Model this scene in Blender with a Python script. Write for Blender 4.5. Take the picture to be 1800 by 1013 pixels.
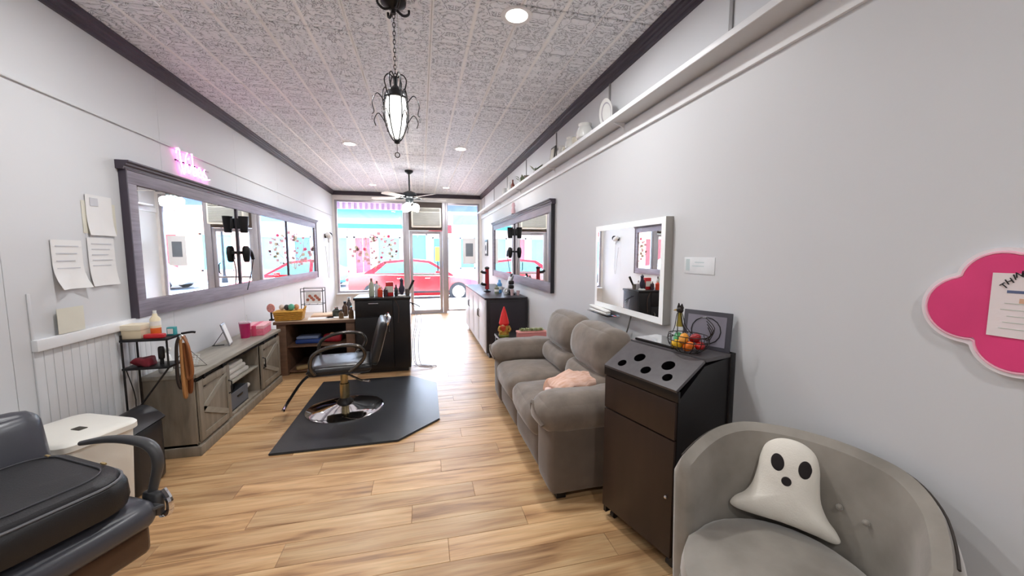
import bpy, bmesh, math, random
from mathutils import Vector, Matrix, Euler, noise
rnd = random.Random(7)
PI = math.pi
for o in list(bpy.data.objects): bpy.data.objects.remove(o)
S = bpy.context.scene
COL = S.collection
# ------------------------------------------------------------------ camera
F_PX, CAM_H, PHI, PSI = 665.0, 1.45, math.radians(5.198), math.radians(13.475)
cd = bpy.data.cameras.new('camera'); cam = bpy.data.objects.new('camera', cd); COL.objects.link(cam)
cd.sensor_width = 36.0; cd.lens = F_PX / 1800 * 36; cd.clip_start = .02; cd.clip_end = 300
cam.location = (0, 0, CAM_H); cam.rotation_euler = (PI/2 - PHI, 0, -PSI)
S.camera = cam
_fw = Vector((math.sin(PSI)*math.cos(PHI), math.cos(PSI)*math.cos(PHI), -math.sin(PHI)))
_rt = Vector((math.cos(PSI), -math.sin(PSI), 0)); _up = _rt.cross(_fw)
def px(u, v, ax, val):
    """pixel of the photograph -> point on the plane axis = val"""
    d = _fw*F_PX + _rt*(u-900) - _up*(v-506.5); c = Vector((0, 0, CAM_H))
    return c + d*((val-c[ax])/d[ax])
# ------------------------------------------------------------------ world, sun, exposure
w = bpy.data.worlds.new('world'); S.world = w; w.use_nodes = True
nt = w.node_tree; nt.nodes.clear()
sk = nt.nodes.new('ShaderNodeTexSky'); sk.sky_type = 'NISHITA'; sk.sun_disc = False
sk.sun_elevation = math.radians(56); sk.sun_rotation = math.radians(22); sk.air_density = 1.0; sk.dust_density = 2.5
bg = nt.nodes.new('ShaderNodeBackground'); bg.inputs[1].default_value = 4.2
wo = nt.nodes.new('ShaderNodeOutputWorld')
nt.links.new(sk.outputs[0], bg.inputs[0]); nt.links.new(bg.outputs[0], wo.inputs[0])
sl = bpy.data.lights.new('sun', 'SUN'); sl.energy = 18.0; sl.angle = math.radians(1.0); sl.color = (1, .96, .9)
so = bpy.data.objects.new('sun', sl); COL.objects.link(so); so.rotation_euler = (math.radians(-34), 0, math.radians(-22))
S.view_settings.view_transform = 'Standard'; S.view_settings.look = 'None'
S.view_settings.gamma = 1; S.view_settings.use_curve_mapping = False
S.view_settings.exposure = 0.1
LAMP_W = 17.5
# ------------------------------------------------------------------ room measures
XL, XR, YB, YF, ZC = -1.91, 1.46, -2.6, 9.3, 2.85
# ------------------------------------------------------------------ materials
def lin(c): return tuple(((x/255)/12.92 if x/255 <= .04045 else ((x/255+.055)/1.055)**2.4) for x in c)
MATS = {}
def mat(name, rgb, rough=.5, metal=0., var=.06, scale=6., bump=0., bscale=60., sheen=0., coat=0., emit=None, estr=0., stretch=None, spec=.5, rgb2=None):
    if name in MATS: return MATS[name]
    m = bpy.data.materials.new(name); m.use_nodes = True; n = m.node_tree; b = n.nodes['Principled BSDF']
    L = n.links.new
    tc = n.nodes.new('ShaderNodeTexCoord'); mp = n.nodes.new('ShaderNodeMapping'); L(tc.outputs['Object'], mp.inputs[0])
    if stretch: mp.inputs['Scale'].default_value = stretch
    nz = n.nodes.new('ShaderNodeTexNoise'); nz.inputs['Scale'].default_value = scale; nz.inputs['Detail'].default_value = 5
    L(mp.outputs[0], nz.inputs['Vector'])
    c = lin(rgb); c2 = lin(rgb2) if rgb2 else None
    rp = n.nodes.new('ShaderNodeValToRGB'); rp.color_ramp.elements[0].position = .3; rp.color_ramp.elements[1].position = .7
    lo = c2 or tuple(max(0, x*(1-var)) for x in c); hi = c if c2 else tuple(min(1, x*(1+var)) for x in c)
    rp.color_ramp.elements[0].color = (*lo, 1); rp.color_ramp.elements[1].color = (*hi, 1)
    L(nz.outputs['Fac'], rp.inputs[0]); L(rp.outputs[0], b.inputs['Base Color'])
    b.inputs['Roughness'].default_value = rough; b.inputs['Metallic'].default_value = metal
    b.inputs['Specular IOR Level'].default_value = spec
    if sheen: b.inputs['Sheen Weight'].default_value = sheen; b.inputs['Sheen Roughness'].default_value = .4
    if coat: b.inputs['Coat Weight'].default_value = coat; b.inputs['Coat Roughness'].default_value = .1
    if bump:
        n2 = n.nodes.new('ShaderNodeTexNoise'); n2.inputs['Scale'].default_value = bscale; n2.inputs['Detail'].default_value = 4
        L(mp.outputs[0], n2.inputs['Vector'])
        bp = n.nodes.new('ShaderNodeBump'); bp.inputs['Strength'].default_value = bump; bp.inputs['Distance'].default_value = .01
        L(n2.outputs['Fac'], bp.inputs['Height']); L(bp.outputs[0], b.inputs['Normal'])
    if emit: b.inputs['Emission Color'].default_value = (*lin(emit), 1); b.inputs['Emission Strength'].default_value = estr
    MATS[name] = m; return m
def glass_mat(name, tint=(1, 1, 1), refl=1.0):
    if name in MATS: return MATS[name]
    m = bpy.data.materials.new(name); m.use_nodes = True; n = m.node_tree; n.nodes.clear()
    out = n.nodes.new('ShaderNodeOutputMaterial'); mx = n.nodes.new('ShaderNodeMixShader')
    tr = n.nodes.new('ShaderNodeBsdfTransparent'); tr.inputs[0].default_value = (*tint, 1)
    gl = n.nodes.new('ShaderNodeBsdfGlossy'); gl.inputs['Roughness'].default_value = .02
    fr = n.nodes.new('ShaderNodeFresnel'); fr.inputs[0].default_value = 1.45
    ml = n.nodes.new('ShaderNodeMath'); ml.operation = 'MULTIPLY'; ml.inputs[1].default_value = refl
    n.links.new(fr.outputs[0], ml.inputs[0]); n.links.new(ml.outputs[0], mx.inputs[0])
    n.links.new(tr.outputs[0], mx.inputs[1]); n.links.new(gl.outputs[0], mx.inputs[2]); n.links.new(mx.outputs[0], out.inputs[0])
    MATS[name] = m; return m
def plank_mat():
    m = bpy.data.materials.new('oak_vinyl_plank'); m.use_nodes = True; n = m.node_tree; b = n.nodes['Principled BSDF']; L = n.links.new
    tc = n.nodes.new('ShaderNodeTexCoord'); oi = n.nodes.new('ShaderNodeObjectInfo')
    sc = n.nodes.new('ShaderNodeVectorMath'); sc.operation = 'SCALE'; sc.inputs[0].default_value = (13, 7, 3); L(oi.outputs['Random'], sc.inputs['Scale'])
    ad = n.nodes.new('ShaderNodeVectorMath'); ad.operation = 'ADD'; L(tc.outputs['Object'], ad.inputs[0]); L(sc.outputs[0], ad.inputs[1])
    mp = n.nodes.new('ShaderNodeMapping'); mp.inputs['Scale'].default_value = (.9, 9, 1); L(ad.outputs[0], mp.inputs[0])
    a = n.nodes.new('ShaderNodeTexNoise'); a.inputs['Scale'].default_value = 2.2; a.inputs['Detail'].default_value = 6; a.inputs['Distortion'].default_value = .6; L(mp.outputs[0], a.inputs['Vector'])
    mp2 = n.nodes.new('ShaderNodeMapping'); mp2.inputs['Scale'].default_value = (2.5, 60, 1); L(ad.outputs[0], mp2.inputs[0])
    g = n.nodes.new('ShaderNodeTexNoise'); g.inputs['Scale'].default_value = 2.0; g.inputs['Detail'].default_value = 4; L(mp2.outputs[0], g.inputs['Vector'])
    rp = n.nodes.new('ShaderNodeValToRGB'); e = rp.color_ramp.elements
    e[0].position = .28; e[0].color = (*lin((150, 106, 64)), 1); e[1].position = .72; e[1].color = (*lin((228, 190, 138)), 1)
    k = e.new(.45); k.color = (*lin((202, 156, 104)), 1)
    L(a.outputs['Fac'], rp.inputs[0])
    hs = n.nodes.new('ShaderNodeHueSaturation'); mr = n.nodes.new('ShaderNodeMapRange'); mr.inputs['To Min'].default_value = .78; mr.inputs['To Max'].default_value = 1.12
    L(oi.outputs['Random'], mr.inputs[0]); L(mr.outputs[0], hs.inputs['Value']); L(rp.outputs[0], hs.inputs['Color']); hs.inputs['Saturation'].default_value = .95
    mx = n.nodes.new('ShaderNodeMix'); mx.data_type = 'RGBA'; mx.blend_type = 'MULTIPLY'; mx.inputs['Factor'].default_value = .35
    gr = n.nodes.new('ShaderNodeMapRange'); gr.inputs['From Min'].default_value = .3; gr.inputs['From Max'].default_value = .6; gr.inputs['To Min'].default_value = .55; L(g.outputs['Fac'], gr.inputs[0])
    L(hs.outputs[0], mx.inputs['A']); L(gr.outputs[0], mx.inputs['B']); L(mx.outputs['Result'], b.inputs['Base Color'])
    b.inputs['Roughness'].default_value = .36; b.inputs['Specular IOR Level'].default_value = .5
    bp = n.nodes.new('ShaderNodeBump'); bp.inputs['Strength'].default_value = .08; bp.inputs['Distance'].default_value = .005
    L(g.outputs['Fac'], bp.inputs['Height']); L(bp.outputs[0], b.inputs['Normal'])
    return m
def tile_mat():
    m = bpy.data.materials.new('embossed_foam_tile'); m.use_nodes = True; n = m.node_tree; b = n.nodes['Principled BSDF']; L = n.links.new
    def math_(op, a, bb=None):
        q = n.nodes.new('ShaderNodeMath'); q.operation = op
        for i, s in enumerate((a, bb)):
            if s is None: continue
            if isinstance(s, (int, float)): q.inputs[i].default_value = s
            else: L(s, q.inputs[i])
        return q.outputs[0]
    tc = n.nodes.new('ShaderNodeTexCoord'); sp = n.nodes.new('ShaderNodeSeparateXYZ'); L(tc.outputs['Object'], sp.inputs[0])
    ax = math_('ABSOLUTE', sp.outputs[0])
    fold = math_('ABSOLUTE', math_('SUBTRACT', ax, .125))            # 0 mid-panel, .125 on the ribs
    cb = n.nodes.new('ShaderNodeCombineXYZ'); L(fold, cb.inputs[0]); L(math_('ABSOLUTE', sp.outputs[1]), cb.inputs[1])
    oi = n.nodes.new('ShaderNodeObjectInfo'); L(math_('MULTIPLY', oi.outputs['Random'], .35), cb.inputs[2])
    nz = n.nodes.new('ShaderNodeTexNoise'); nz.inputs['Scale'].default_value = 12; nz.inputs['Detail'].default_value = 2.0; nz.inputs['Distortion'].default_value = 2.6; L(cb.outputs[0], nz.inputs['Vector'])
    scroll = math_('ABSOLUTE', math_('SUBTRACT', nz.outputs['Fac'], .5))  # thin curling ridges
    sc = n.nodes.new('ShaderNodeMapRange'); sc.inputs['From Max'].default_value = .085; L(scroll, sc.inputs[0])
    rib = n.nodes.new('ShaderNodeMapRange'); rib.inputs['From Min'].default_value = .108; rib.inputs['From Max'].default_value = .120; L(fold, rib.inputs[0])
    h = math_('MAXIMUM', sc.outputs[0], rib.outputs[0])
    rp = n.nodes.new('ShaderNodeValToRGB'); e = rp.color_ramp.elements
    e[0].position = .0; e[0].color = (*lin((160, 164, 172)), 1); e[1].position = .5; e[1].color = (*lin((247, 250, 255)), 1)  # emboss shading painted in: grey in the grooves, white on raised parts
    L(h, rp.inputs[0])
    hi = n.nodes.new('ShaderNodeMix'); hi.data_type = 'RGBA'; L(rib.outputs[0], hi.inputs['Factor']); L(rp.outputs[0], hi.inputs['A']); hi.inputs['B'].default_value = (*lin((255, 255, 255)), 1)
    L(hi.outputs['Result'], b.inputs['Base Color']); b.inputs['Roughness'].default_value = .5
    bp = n.nodes.new('ShaderNodeBump'); bp.inputs['Strength'].default_value = .7; bp.inputs['Distance'].default_value = .012
    L(h, bp.inputs['Height']); L(bp.outputs[0], b.inputs['Normal'])
    return m
# ------------------------------------------------------------------ mesh builder
class MB:
    def __init__(s): s.bm = bmesh.new()
    def _merge(s, t, M=None):
        if M is not None: t.transform(M)
        me = bpy.data.meshes.new('tmp'); t.to_mesh(me); t.free(); s.bm.from_mesh(me); bpy.data.meshes.remove(me); return s
    def raw(s, vs, fs, M=None):
        t = bmesh.new(); v = [t.verts.new(p) for p in vs]
        for f in fs:
            try: t.faces.new([v[i] for i in f])
            except ValueError: pass
        return s._merge(t, M)
    def box(s, x0, x1, y0, y1, z0, z1, bev=0., seg=2, M=None):
        t = bmesh.new(); bmesh.ops.create_cube(t, size=1)
        for v in t.verts: v.co = Vector(((x0+x1)/2+v.co.x*(x1-x0), (y0+y1)/2+v.co.y*(y1-y0), (z0+z1)/2+v.co.z*(z1-z0)))
        if bev > 0: bmesh.ops.bevel(t, geom=t.edges[:], offset=min(bev, .49*min(abs(x1-x0), abs(y1-y0), abs(z1-z0))), segments=seg, affect='EDGES', profile=.6)
        return s._merge(t, M)
    def cyl(s, p0, p1, r0, r1=None, n=16):
        p0, p1 = Vector(p0), Vector(p1); r1 = r0 if r1 is None else r1
        q = (p1-p0).normalized().to_track_quat('Z', 'Y'); vs = []; fs = []
        for p, r in ((p0, r0), (p1, r1)):
            for i in range(n): vs.append(p + q @ Vector((r*math.cos(2*PI*i/n), r*math.sin(2*PI*i/n), 0)))
        for i in range(n): fs.append((i, (i+1) % n, n+(i+1) % n, n+i))
        fs.append(tuple(range(n-1, -1, -1))); fs.append(tuple(range(n, 2*n)))
        return s.raw(vs, fs)
    def lathe(s, prof, n=20, o=(0, 0, 0), M=None, cap=True):
        o = Vector(o); vs = []; fs = []
        for r, z in prof:
            for i in range(n): vs.append(o + Vector((r*math.cos(2*PI*i/n), r*math.sin(2*PI*i/n), z)))
        for k in range(len(prof)-1):
            for i in range(n): fs.append((k*n+i, k*n+(i+1) % n, (k+1)*n+(i+1) % n, (k+1)*n+i))
        if cap and prof[0][0] > 1e-4: fs.append(tuple(range(n-1, -1, -1)))
        if cap and prof[-1][0] > 1e-4: fs.append(tuple(range((len(prof)-1)*n, len(prof)*n)))
        return s.raw(vs, fs, M)
    def tube(s, pts, r, n=8, closed=False, sub=0):
        pts = [Vector(p) for p in pts]
        if sub:
            out = []; m = len(pts); rng = m if closed else m-1
            for i in range(rng):
                g = lambda k: pts[k % m] if closed else pts[max(0, min(m-1, k))]
                a, b_, c, d = g(i-1), g(i), g(i+1), g(i+2)
                for k in range(sub):
                    t = k/sub
                    out.append(.5*((2*b_)+(c-a)*t+(2*a-5*b_+4*c-d)*t*t+(3*b_-a-3*c+d)*t**3))
            if not closed: out.append(pts[-1])
            pts = out
        m = len(pts); rr = r if isinstance(r, (list, tuple)) else [r]*m
        if len(rr) != m: rr = [rr[min(len(rr)-1, int(i/(m-1)*(len(rr)-1)))]*(1-((i/(m-1)*(len(rr)-1)) % 1)) + rr[min(len(rr)-1, int(i/(m-1)*(len(rr)-1))+1)]*((i/(m-1)*(len(rr)-1)) % 1) for i in range(m)]
        vs = []; fs = []; nrm = None
        for i, p in enumerate(pts):
            if closed: t = (pts[(i+1) % m]-pts[i-1]).normalized()
            else: t = (pts[min(m-1, i+1)]-pts[max(0, i-1)]).normalized()
            if nrm is None: nrm = t.orthogonal().normalized()
            else:
                nrm = nrm - t*nrm.dot(t)
                nrm = nrm.normalized() if nrm.length > 1e-6 else t.orthogonal().normalized()
            bn = t.cross(nrm)
            for k in range(n): a = 2*PI*k/n; vs.append(p + (nrm*math.cos(a)+bn*math.sin(a))*rr[i])
        for i in range(m if closed else m-1):
            j = (i+1) % m
            for k in range(n): fs.append((i*n+k, i*n+(k+1) % n, j*n+(k+1) % n, j*n+k))
        if not closed: fs.append(tuple(range(n-1, -1, -1))); fs.append(tuple(range((m-1)*n, m*n)))
        return s.raw(vs, fs)
    def ball(s, c, r, nu=14, nv=8, M=None):
        r = (r, r, r) if isinstance(r, (int, float)) else r; t = bmesh.new()
        bmesh.ops.create_uvsphere(t, u_segments=nu, v_segments=nv, radius=1)
        for v in t.verts: v.co = Vector((c[0]+v.co.x*r[0], c[1]+v.co.y*r[1], c[2]+v.co.z*r[2]))
        return s._merge(t, M)
    def prism(s, poly, h0, h1, axis='z', M=None, bev=0.):
        t = bmesh.new(); f_ = {'z': lambda a, b, h: (a, b, h), 'x': lambda a, b, h: (h, a, b), 'y': lambda a, b, h: (a, h, b)}[axis]
        lo = [t.verts.new(f_(a, b, h0)) for a, b in poly]; hi = [t.verts.new(f_(a, b, h1)) for a, b in poly]; n = len(poly)
        t.faces.new(lo[::-1]); t.faces.new(hi)
        for i in range(n): t.faces.new((lo[i], lo[(i+1) % n], hi[(i+1) % n], hi[i]))
        bmesh.ops.recalc_face_normals(t, faces=t.faces[:])
        if bev: bmesh.ops.bevel(t, geom=[e for e in t.edges if e.calc_face_angle(0) > .5], offset=bev, segments=2, affect='EDGES')
        return s._merge(t, M)
    def soft(s, x0, x1, y0, y1, z0, z1, r=.05, puff=(0, 0, 0), n=10, wob=0., wsc=6., seed=0, M=None, shear=None):
        """upholstered block: rounded, bulging, lightly creased"""
        hx, hy, hz = (x1-x0)/2, (y1-y0)/2, (z1-z0)/2; c = Vector(((x0+x1)/2, (y0+y1)/2, (z0+z1)/2))
        r = min(r, hx*.98, hy*.98, hz*.98); t = bmesh.new()
        bmesh.ops.create_cube(t, size=2); bmesh.ops.subdivide_edges(t, edges=t.edges[:], cuts=n, use_grid_fill=True)
        for v in t.verts:
            q = Vector([math.copysign(abs(math.sin(a*PI/2))**.85, a) for a in v.co])
            p = Vector((q.x*hx, q.y*hy, q.z*hz))
            k = Vector((max(-hx+r, min(hx-r, p.x)), max(-hy+r, min(hy-r, p.y)), max(-hz+r, min(hz-r, p.z))))
            d = p-k
            if d.length > 1e-9: p = k + d.normalized()*r
            bx, by, bz = 1-q.x**2, 1-q.y**2, 1-q.z**2
            p.x += math.copysign(puff[0]*by*bz, q.x)*abs(q.x); p.y += math.copysign(puff[1]*bx*bz, q.y)*abs(q.y); p.z += math.copysign(puff[2]*bx*by, q.z)*abs(q.z)
            if wob: p += noise.noise_vector((p+Vector((seed*3.1, seed*1.7, 0)))*wsc)*wob
            if shear: p.x += shear*p.z
            v.co = p + c
        return s._merge(t, M)
    def loft(s, hx, hy, rc, prof, n=7, c=(0, 0), wob=0.):
        vs = []; fs = []
        for ins, z in prof:
            a_, b_ = hx-ins, hy-ins; r = max(.004, min(rc-ins*.5, a_*.95, b_*.95))
            for sx, sy, a0 in ((1, 1, 0), (-1, 1, PI/2), (-1, -1, PI), (1, -1, 1.5*PI)):
                for k in range(n+1):
                    t = a0+PI/2*k/n; p = Vector((c[0]+sx*(a_-r)+r*math.cos(t), c[1]+sy*(b_-r)+r*math.sin(t), z))
                    if wob: p += noise.noise_vector(p*11)*wob
                    vs.append(p)
        m = 4*(n+1)
        for j in range(len(prof)-1):
            for i in range(m): fs.append((j*m+i, j*m+(i+1) % m, (j+1)*m+(i+1) % m, (j+1)*m+i))
        fs += [tuple(range(m-1, -1, -1)), tuple(range((len(prof)-1)*m, len(prof)*m))]
        return s.raw(vs, fs)
    def build(s, name, m, parent=None, world=False, smooth=True):
        bm = s.bm
        if world and parent is not None: bm.transform(base_matrix(parent).inverted())
        for f in bm.faces: f.smooth = smooth
        if smooth:
            for e in bm.edges:
                if e.calc_face_angle(0) > .65: e.smooth = False
        me = bpy.data.meshes.new(name); bm.to_mesh(me); bm.free()
        me.materials.append(m)
        o = bpy.data.objects.new(name, me); COL.objects.link(o)
        if parent is not None: o.parent = parent
        return o
def base_matrix(o):
    M = Matrix.Translation(o.location) @ o.rotation_euler.to_matrix().to_4x4() @ Matrix.Diagonal((*o.scale, 1))
    return base_matrix(o.parent) @ M if o.parent else M
def tag(o, label, cat, group=None, kind=None):
    o['label'] = label; o['category'] = cat
    if group: o['group'] = group
    if kind: o['kind'] = kind
    return o
def thing(name, label, cat, loc=(0, 0, 0), rz=0., group=None, rot=None):
    o = bpy.data.objects.new(name, None); COL.objects.link(o); o.location = loc; o.empty_display_size = .1
    o.rotation_euler = rot if rot else (0, 0, rz)
    return tag(o, label, cat, group)
def struct(o): o['kind'] = 'structure'; return o
def copy_tree(o, parent=None):
    kids = list(o.children); c = o.copy(); COL.objects.link(c); c.parent = parent
    for k in kids: copy_tree(k, c)
    return c
def RZ(a, loc=(0, 0, 0)): return Matrix.Translation(loc) @ Matrix.Rotation(a, 4, 'Z')
def text_mesh(txt, size, depth=.0008):
    c = bpy.data.curves.new('lettering', 'FONT'); c.body = txt; c.size = size; c.extrude = depth; c.align_x = 'CENTER'; c.align_y = 'CENTER'
    o = bpy.data.objects.new('lettering', c); COL.objects.link(o); bpy.context.view_layer.update()
    me = bpy.data.meshes.new_from_object(o.evaluated_get(bpy.context.evaluated_depsgraph_get())); bpy.data.objects.remove(o); bpy.data.curves.remove(c)
    return me
def text_part(txt, size, M, m, parent, name='lettering'):
    me = text_mesh(txt, size); me.transform(base_matrix(parent).inverted() @ M); me.name = name
    me.materials.clear(); me.materials.append(m); o = bpy.data.objects.new(name, me); COL.objects.link(o); o.parent = parent; return o
# ================================================================== THE SHELL
m_wall = mat('grey_wall_paint', (214, 215, 217), .55, var=.015, scale=1.2, bump=.02, bscale=90)
m_white = mat('white_paint', (236, 237, 239), .4, var=.02)
m_plum = mat('plum_grey_stain', (134, 126, 138), .45, var=.22, scale=4, stretch=(3, 1, 14), bump=.05, bscale=40)
m_plumd = mat('dark_plum_paint', (66, 58, 70), .45, var=.1)
m_sub = mat('subfloor_oak', (150, 112, 70), .5, var=.2, stretch=(1, 8, 1))
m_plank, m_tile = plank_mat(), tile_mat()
m_black = mat('black_lacquer', (22, 19, 21), .32, var=.12)
m_blackm = mat('black_metal', (26, 25, 28), .38, metal=.3, var=.1)
m_chrome = mat('chrome', (225, 225, 228), .08, metal=1, var=.02)
m_mirror = mat('mirror_silvering', (243, 246, 246), .01, metal=1, var=.0)
m_alu = mat('mill_aluminium', (176, 172, 178), .38, metal=.55, var=.05)
m_glass = glass_mat('window_glass', (.97, .98, .98))

floor = struct(MB().box(XL-.1, XR+.1, YB-.1, YF+.06, -.12, -.004).build('floor', m_sub))
pw, pl = .152, 1.22                                               # floor planks, laid across the room
plank_mesh = {}
def plank(x0, x1, y):
    L_ = round(x1-x0, 3)
    if L_ not in plank_mesh:
        t = MB().box(-L_/2+.0007, L_/2-.0007, -pw/2+.0007, pw/2-.0007, -.006, 0, bev=.0012, seg=1).build('plank', m_plank); plank_mesh[L_] = t.data; o = t
    else: o = bpy.data.objects.new('plank', plank_mesh[L_]); COL.objects.link(o)
    o.parent = floor; o.location = ((x0+x1)/2, y, 0)
row = 0; y = .394
while y < YF:
    off = (0, .5, .2, .7, .35)[row % 5]*pl; xs = [XL]; x = XL + pl - off if off else XL + pl
    while x < XR - .12:
        if x - xs[-1] > .1: xs.append(round(x, 3))
        x += pl
    xs.append(XR)
    for a, b_ in zip(xs, xs[1:]): plank(a, b_, y)
    y += pw; row += 1
ceiling = struct(MB().box(XL-.1, XR+.1, YB-.1, YF+.1, ZC+.012, ZC+.25).build('ceiling', mat('ceiling_backing', (120, 118, 118), .8)))
ts = .5; tile0 = None                                             # glue-up ceiling tiles
ncol = math.ceil((XR-XL)/ts)
for r_ in range(math.ceil((YF-0.2)/ts)):
    for c_ in range(ncol):
        x0 = XL + c_*ts; x1 = min(XR, x0+ts); y0 = .2 + r_*ts; y1 = min(YF, y0+ts)
        if x1-x0 < ts-.01 or y1-y0 < ts-.01:
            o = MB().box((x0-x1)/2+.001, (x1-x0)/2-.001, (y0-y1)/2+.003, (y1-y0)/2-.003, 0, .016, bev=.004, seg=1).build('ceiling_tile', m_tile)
        elif tile0 is None:
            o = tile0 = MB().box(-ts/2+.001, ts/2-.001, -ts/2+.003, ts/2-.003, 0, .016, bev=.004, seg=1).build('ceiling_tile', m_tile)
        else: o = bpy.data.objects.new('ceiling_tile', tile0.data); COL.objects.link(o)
        o.parent = ceiling; o.location = ((x0+x1)/2, (y0+y1)/2, ZC + rnd.uniform(-.0015, .0015))
wl = struct(MB().box(XL-.12, XL-.006, YB, YF, -.1, ZC+.01).build('wall_left', m_wall))
wr = struct(MB().box(XR, XR+.12, YB, YF, -.1, ZC+.01).build('wall_right', m_wall))
struct(MB().box(XL-.1, XR+.1, YB-.12, YB, -.1, ZC+.01).build('wall_back', m_wall))
RAIL = 2.295
for lo, hi in ((0, RAIL), (RAIL, ZC)):                            # wallboard panels with open seams
    y = YB
    while y < YF-.05:
        y1 = min(YF, y+1.22); MB().box(XL-.006, XL, y+.001, y1-.001, lo+.001, hi-.001, bev=.001, seg=1).build('wall_panel', m_wall, wl); y = y1
# beadboard dado under the notice ledge
for i in range(17):
    y = 2.37 + i*.052
    MB().box(XL, XL+.008, y+.0012, y+.0508, .08, .955, bev=.003, seg=2).build('bead_board', m_wall, wl)
struct(MB().box(XL, XL+.028, 2.37, 3.26, .955, 1.015, bev=.006).build('trim_1', m_white))
MB().box(XL, XL+.006, 2.372, 2.39, 1.015, 1.25, bev=.003).build('edge_strip', m_wall, wl)
struct(MB().box(XL, XL+.014, YB, YF, RAIL-.009, RAIL+.009, bev=.004).build('trim_2', m_wall))
struct(MB().box(XR-.018, XR, YB, YF, RAIL-.012, RAIL+.075, bev=.005).build('trim_3', m_white))
def crown(name, side):
    prof = [(0, ZC), (.055, ZC), (.055, ZC-.016), (.043, ZC-.02), (.043, ZC-.036), (.03, ZC-.042), (.03, ZC-.058), (.014, ZC-.064), (.014, ZC-.085), (0, ZC-.088)]
    if side == 'l': b = MB().prism([(XL+a, z) for a, z in prof], YB, YF, 'y')
    elif side == 'r': b = MB().prism([(XR-a, z) for a, z in prof], YB, YF, 'y')
    else: b = MB().prism([(YF-a, z) for a, z in prof], XL, XR, 'x')
    return struct(b.build(name, m_plumd, smooth=False))
crown('trim_4', 'l'); crown('trim_5', 'r'); crown('trim_6', 'f')
struct(MB().box(XL, XL+.014, YB, YF, 0, .09, bev=.004).build('baseboard_left', m_white))
struct(MB().box(XR-.014, XR, YB, YF, 0, .09, bev=.004).build('baseboard_right', m_white))
# ---- shop front: header, low wall, display window, door bay with transom, side light
m_hdr = mat('header_paint', (224, 220, 218), .5)
wf = struct(MB().box(XL-.1, XR+.1, YF, YF+.14, 2.66, ZC+.2).box(XL-.1, XL+.04, YF, YF+.14, 0, 2.66).box(XR-.05, XR+.1, YF, YF+.14, 0, 2.66).box(XL+.04, -.36, YF, YF+.14, -.1, .55).build('wall_front', m_hdr))
def frame(x0, x1, z0, z1, wd, y0, y1):
    b = MB(); b.box(x0, x0+wd, y0, y1, z0, z1, bev=.004).box(x1-wd, x1, y0, y1, z0, z1, bev=.004).box(x0+wd, x1-wd, y0, y1, z1-wd, z1, bev=.004).box(x0+wd, x1-wd, y0, y1, z0, z0+wd, bev=.004); return b
w1 = struct(frame(XL+.04, -.36, .55, 2.66, .045, YF+.02, YF+.09).build('window_1', m_alu))
MB().box(XL+.085, -.405, YF+.05, YF+.056, .595, 2.615).build('pane', m_glass, w1)
MB().box(XL+.04, -.36, YF-.09, YF+.02, .52, .55, bev=.006).build('window_sill', m_white, w1)
# posts beside the door
MB().box(-.36, -.26, YF, YF+.12, 0, 2.66, bev=.006).build('door_post', m_alu, wf)
MB().box(.51, .60, YF, YF+.12, 0, 2.66, bev=.006).build('door_post', m_alu, wf)
m_trans = mat('transom_board', (86, 74, 68), .6, var=.15)
tb = struct(MB().box(-.26, .51, YF+.03, YF+.07, 2.04, 2.66).box(-.26, .51, YF+.0, YF+.10, 2.0, 2.05, bev=.004).build('trim_7', m_trans))
d1 = struct(frame(-.255, .505, .02, 1.99, .07, YF+.03, YF+.075).build('door_1', m_alu))
MB().box(-.185, .435, YF+.05, YF+.056, .09, 1.92).build('pane', m_glass, d1)
MB().box(-.185, .435, YF+.01, YF+.035, .93, .97, bev=.008).build('push_bar', m_alu, d1)
MB().tube([(.39, YF+.03, 1.02), (.39, YF-.03, 1.05), (.39, YF-.03, 1.22), (.39, YF+.03, 1.25)], .012).build('door_handle', m_blackm, d1)
w2 = struct(frame(.60, XR-.05, .04, 2.66, .045, YF+.02, YF+.09).build('window_2', m_alu))
MB().box(.645, XR-.095, YF+.05, YF+.056, .085, 2.615).build('pane', m_glass, w2)
struct(MB().box(-.36, .60, YF-.01, YF+.16, 0, .018, bev=.004).build('trim_8', m_alu))
# air conditioner through the transom
ac = thing('air_conditioner', 'white window air conditioner set in the board above the shop door', 'air conditioner', (.14, YF, 2.06))
m_acw = mat('cream_plastic', (226, 224, 214), .4)
MB().box(-.34, .34, -.20, .30, .0, .45, bev=.02).build('housing', m_acw, ac)
MB().box(-.30, .30, -.215, -.2, .04, .34, bev=.004).build('grille', mat('grille_grey', (150, 150, 146), .5), ac)
for i in range(11): MB().box(-.295, .295, -.222, -.214, .055+i*.0255, .066+i*.0255, bev=.002).build('grille_bar', mat('grille_bar_grey', (196, 196, 190), .5), ac)
MB().box(-.30, .30, -.212, -.2, .365, .43, bev=.004).build('vent', mat('dark_vent', (70, 68, 66), .5), ac)
for i in range(4): MB().box(-.30, .30, -.222, -.21, .372+i*.015, .378+i*.015).build('louvre', m_acw, ac)

# ================================================================== OUTSIDE
m_pave = mat('concrete_pavement', (206, 204, 202), .8, var=.08, scale=3)
m_road = mat('pale_asphalt', (120, 120, 122), .85, var=.1, scale=4)
def out(o, label, cat): o['kind'] = 'structure'; return o
sw = MB().box(-30, 30, YF+.06, 12.6, -.24, -.02).build('pavement_slab', m_pave); sw.name = 'pavement'; out(sw, '', '')
out(MB().box(-45, 45, 12.6, 21.5, -.3, -.16).build('road', m_road), '', '')
out(MB().box(-45, 45, 21.5, 24.2, -.3, -.03).build('far_pavement', m_pave), '', '')
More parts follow.
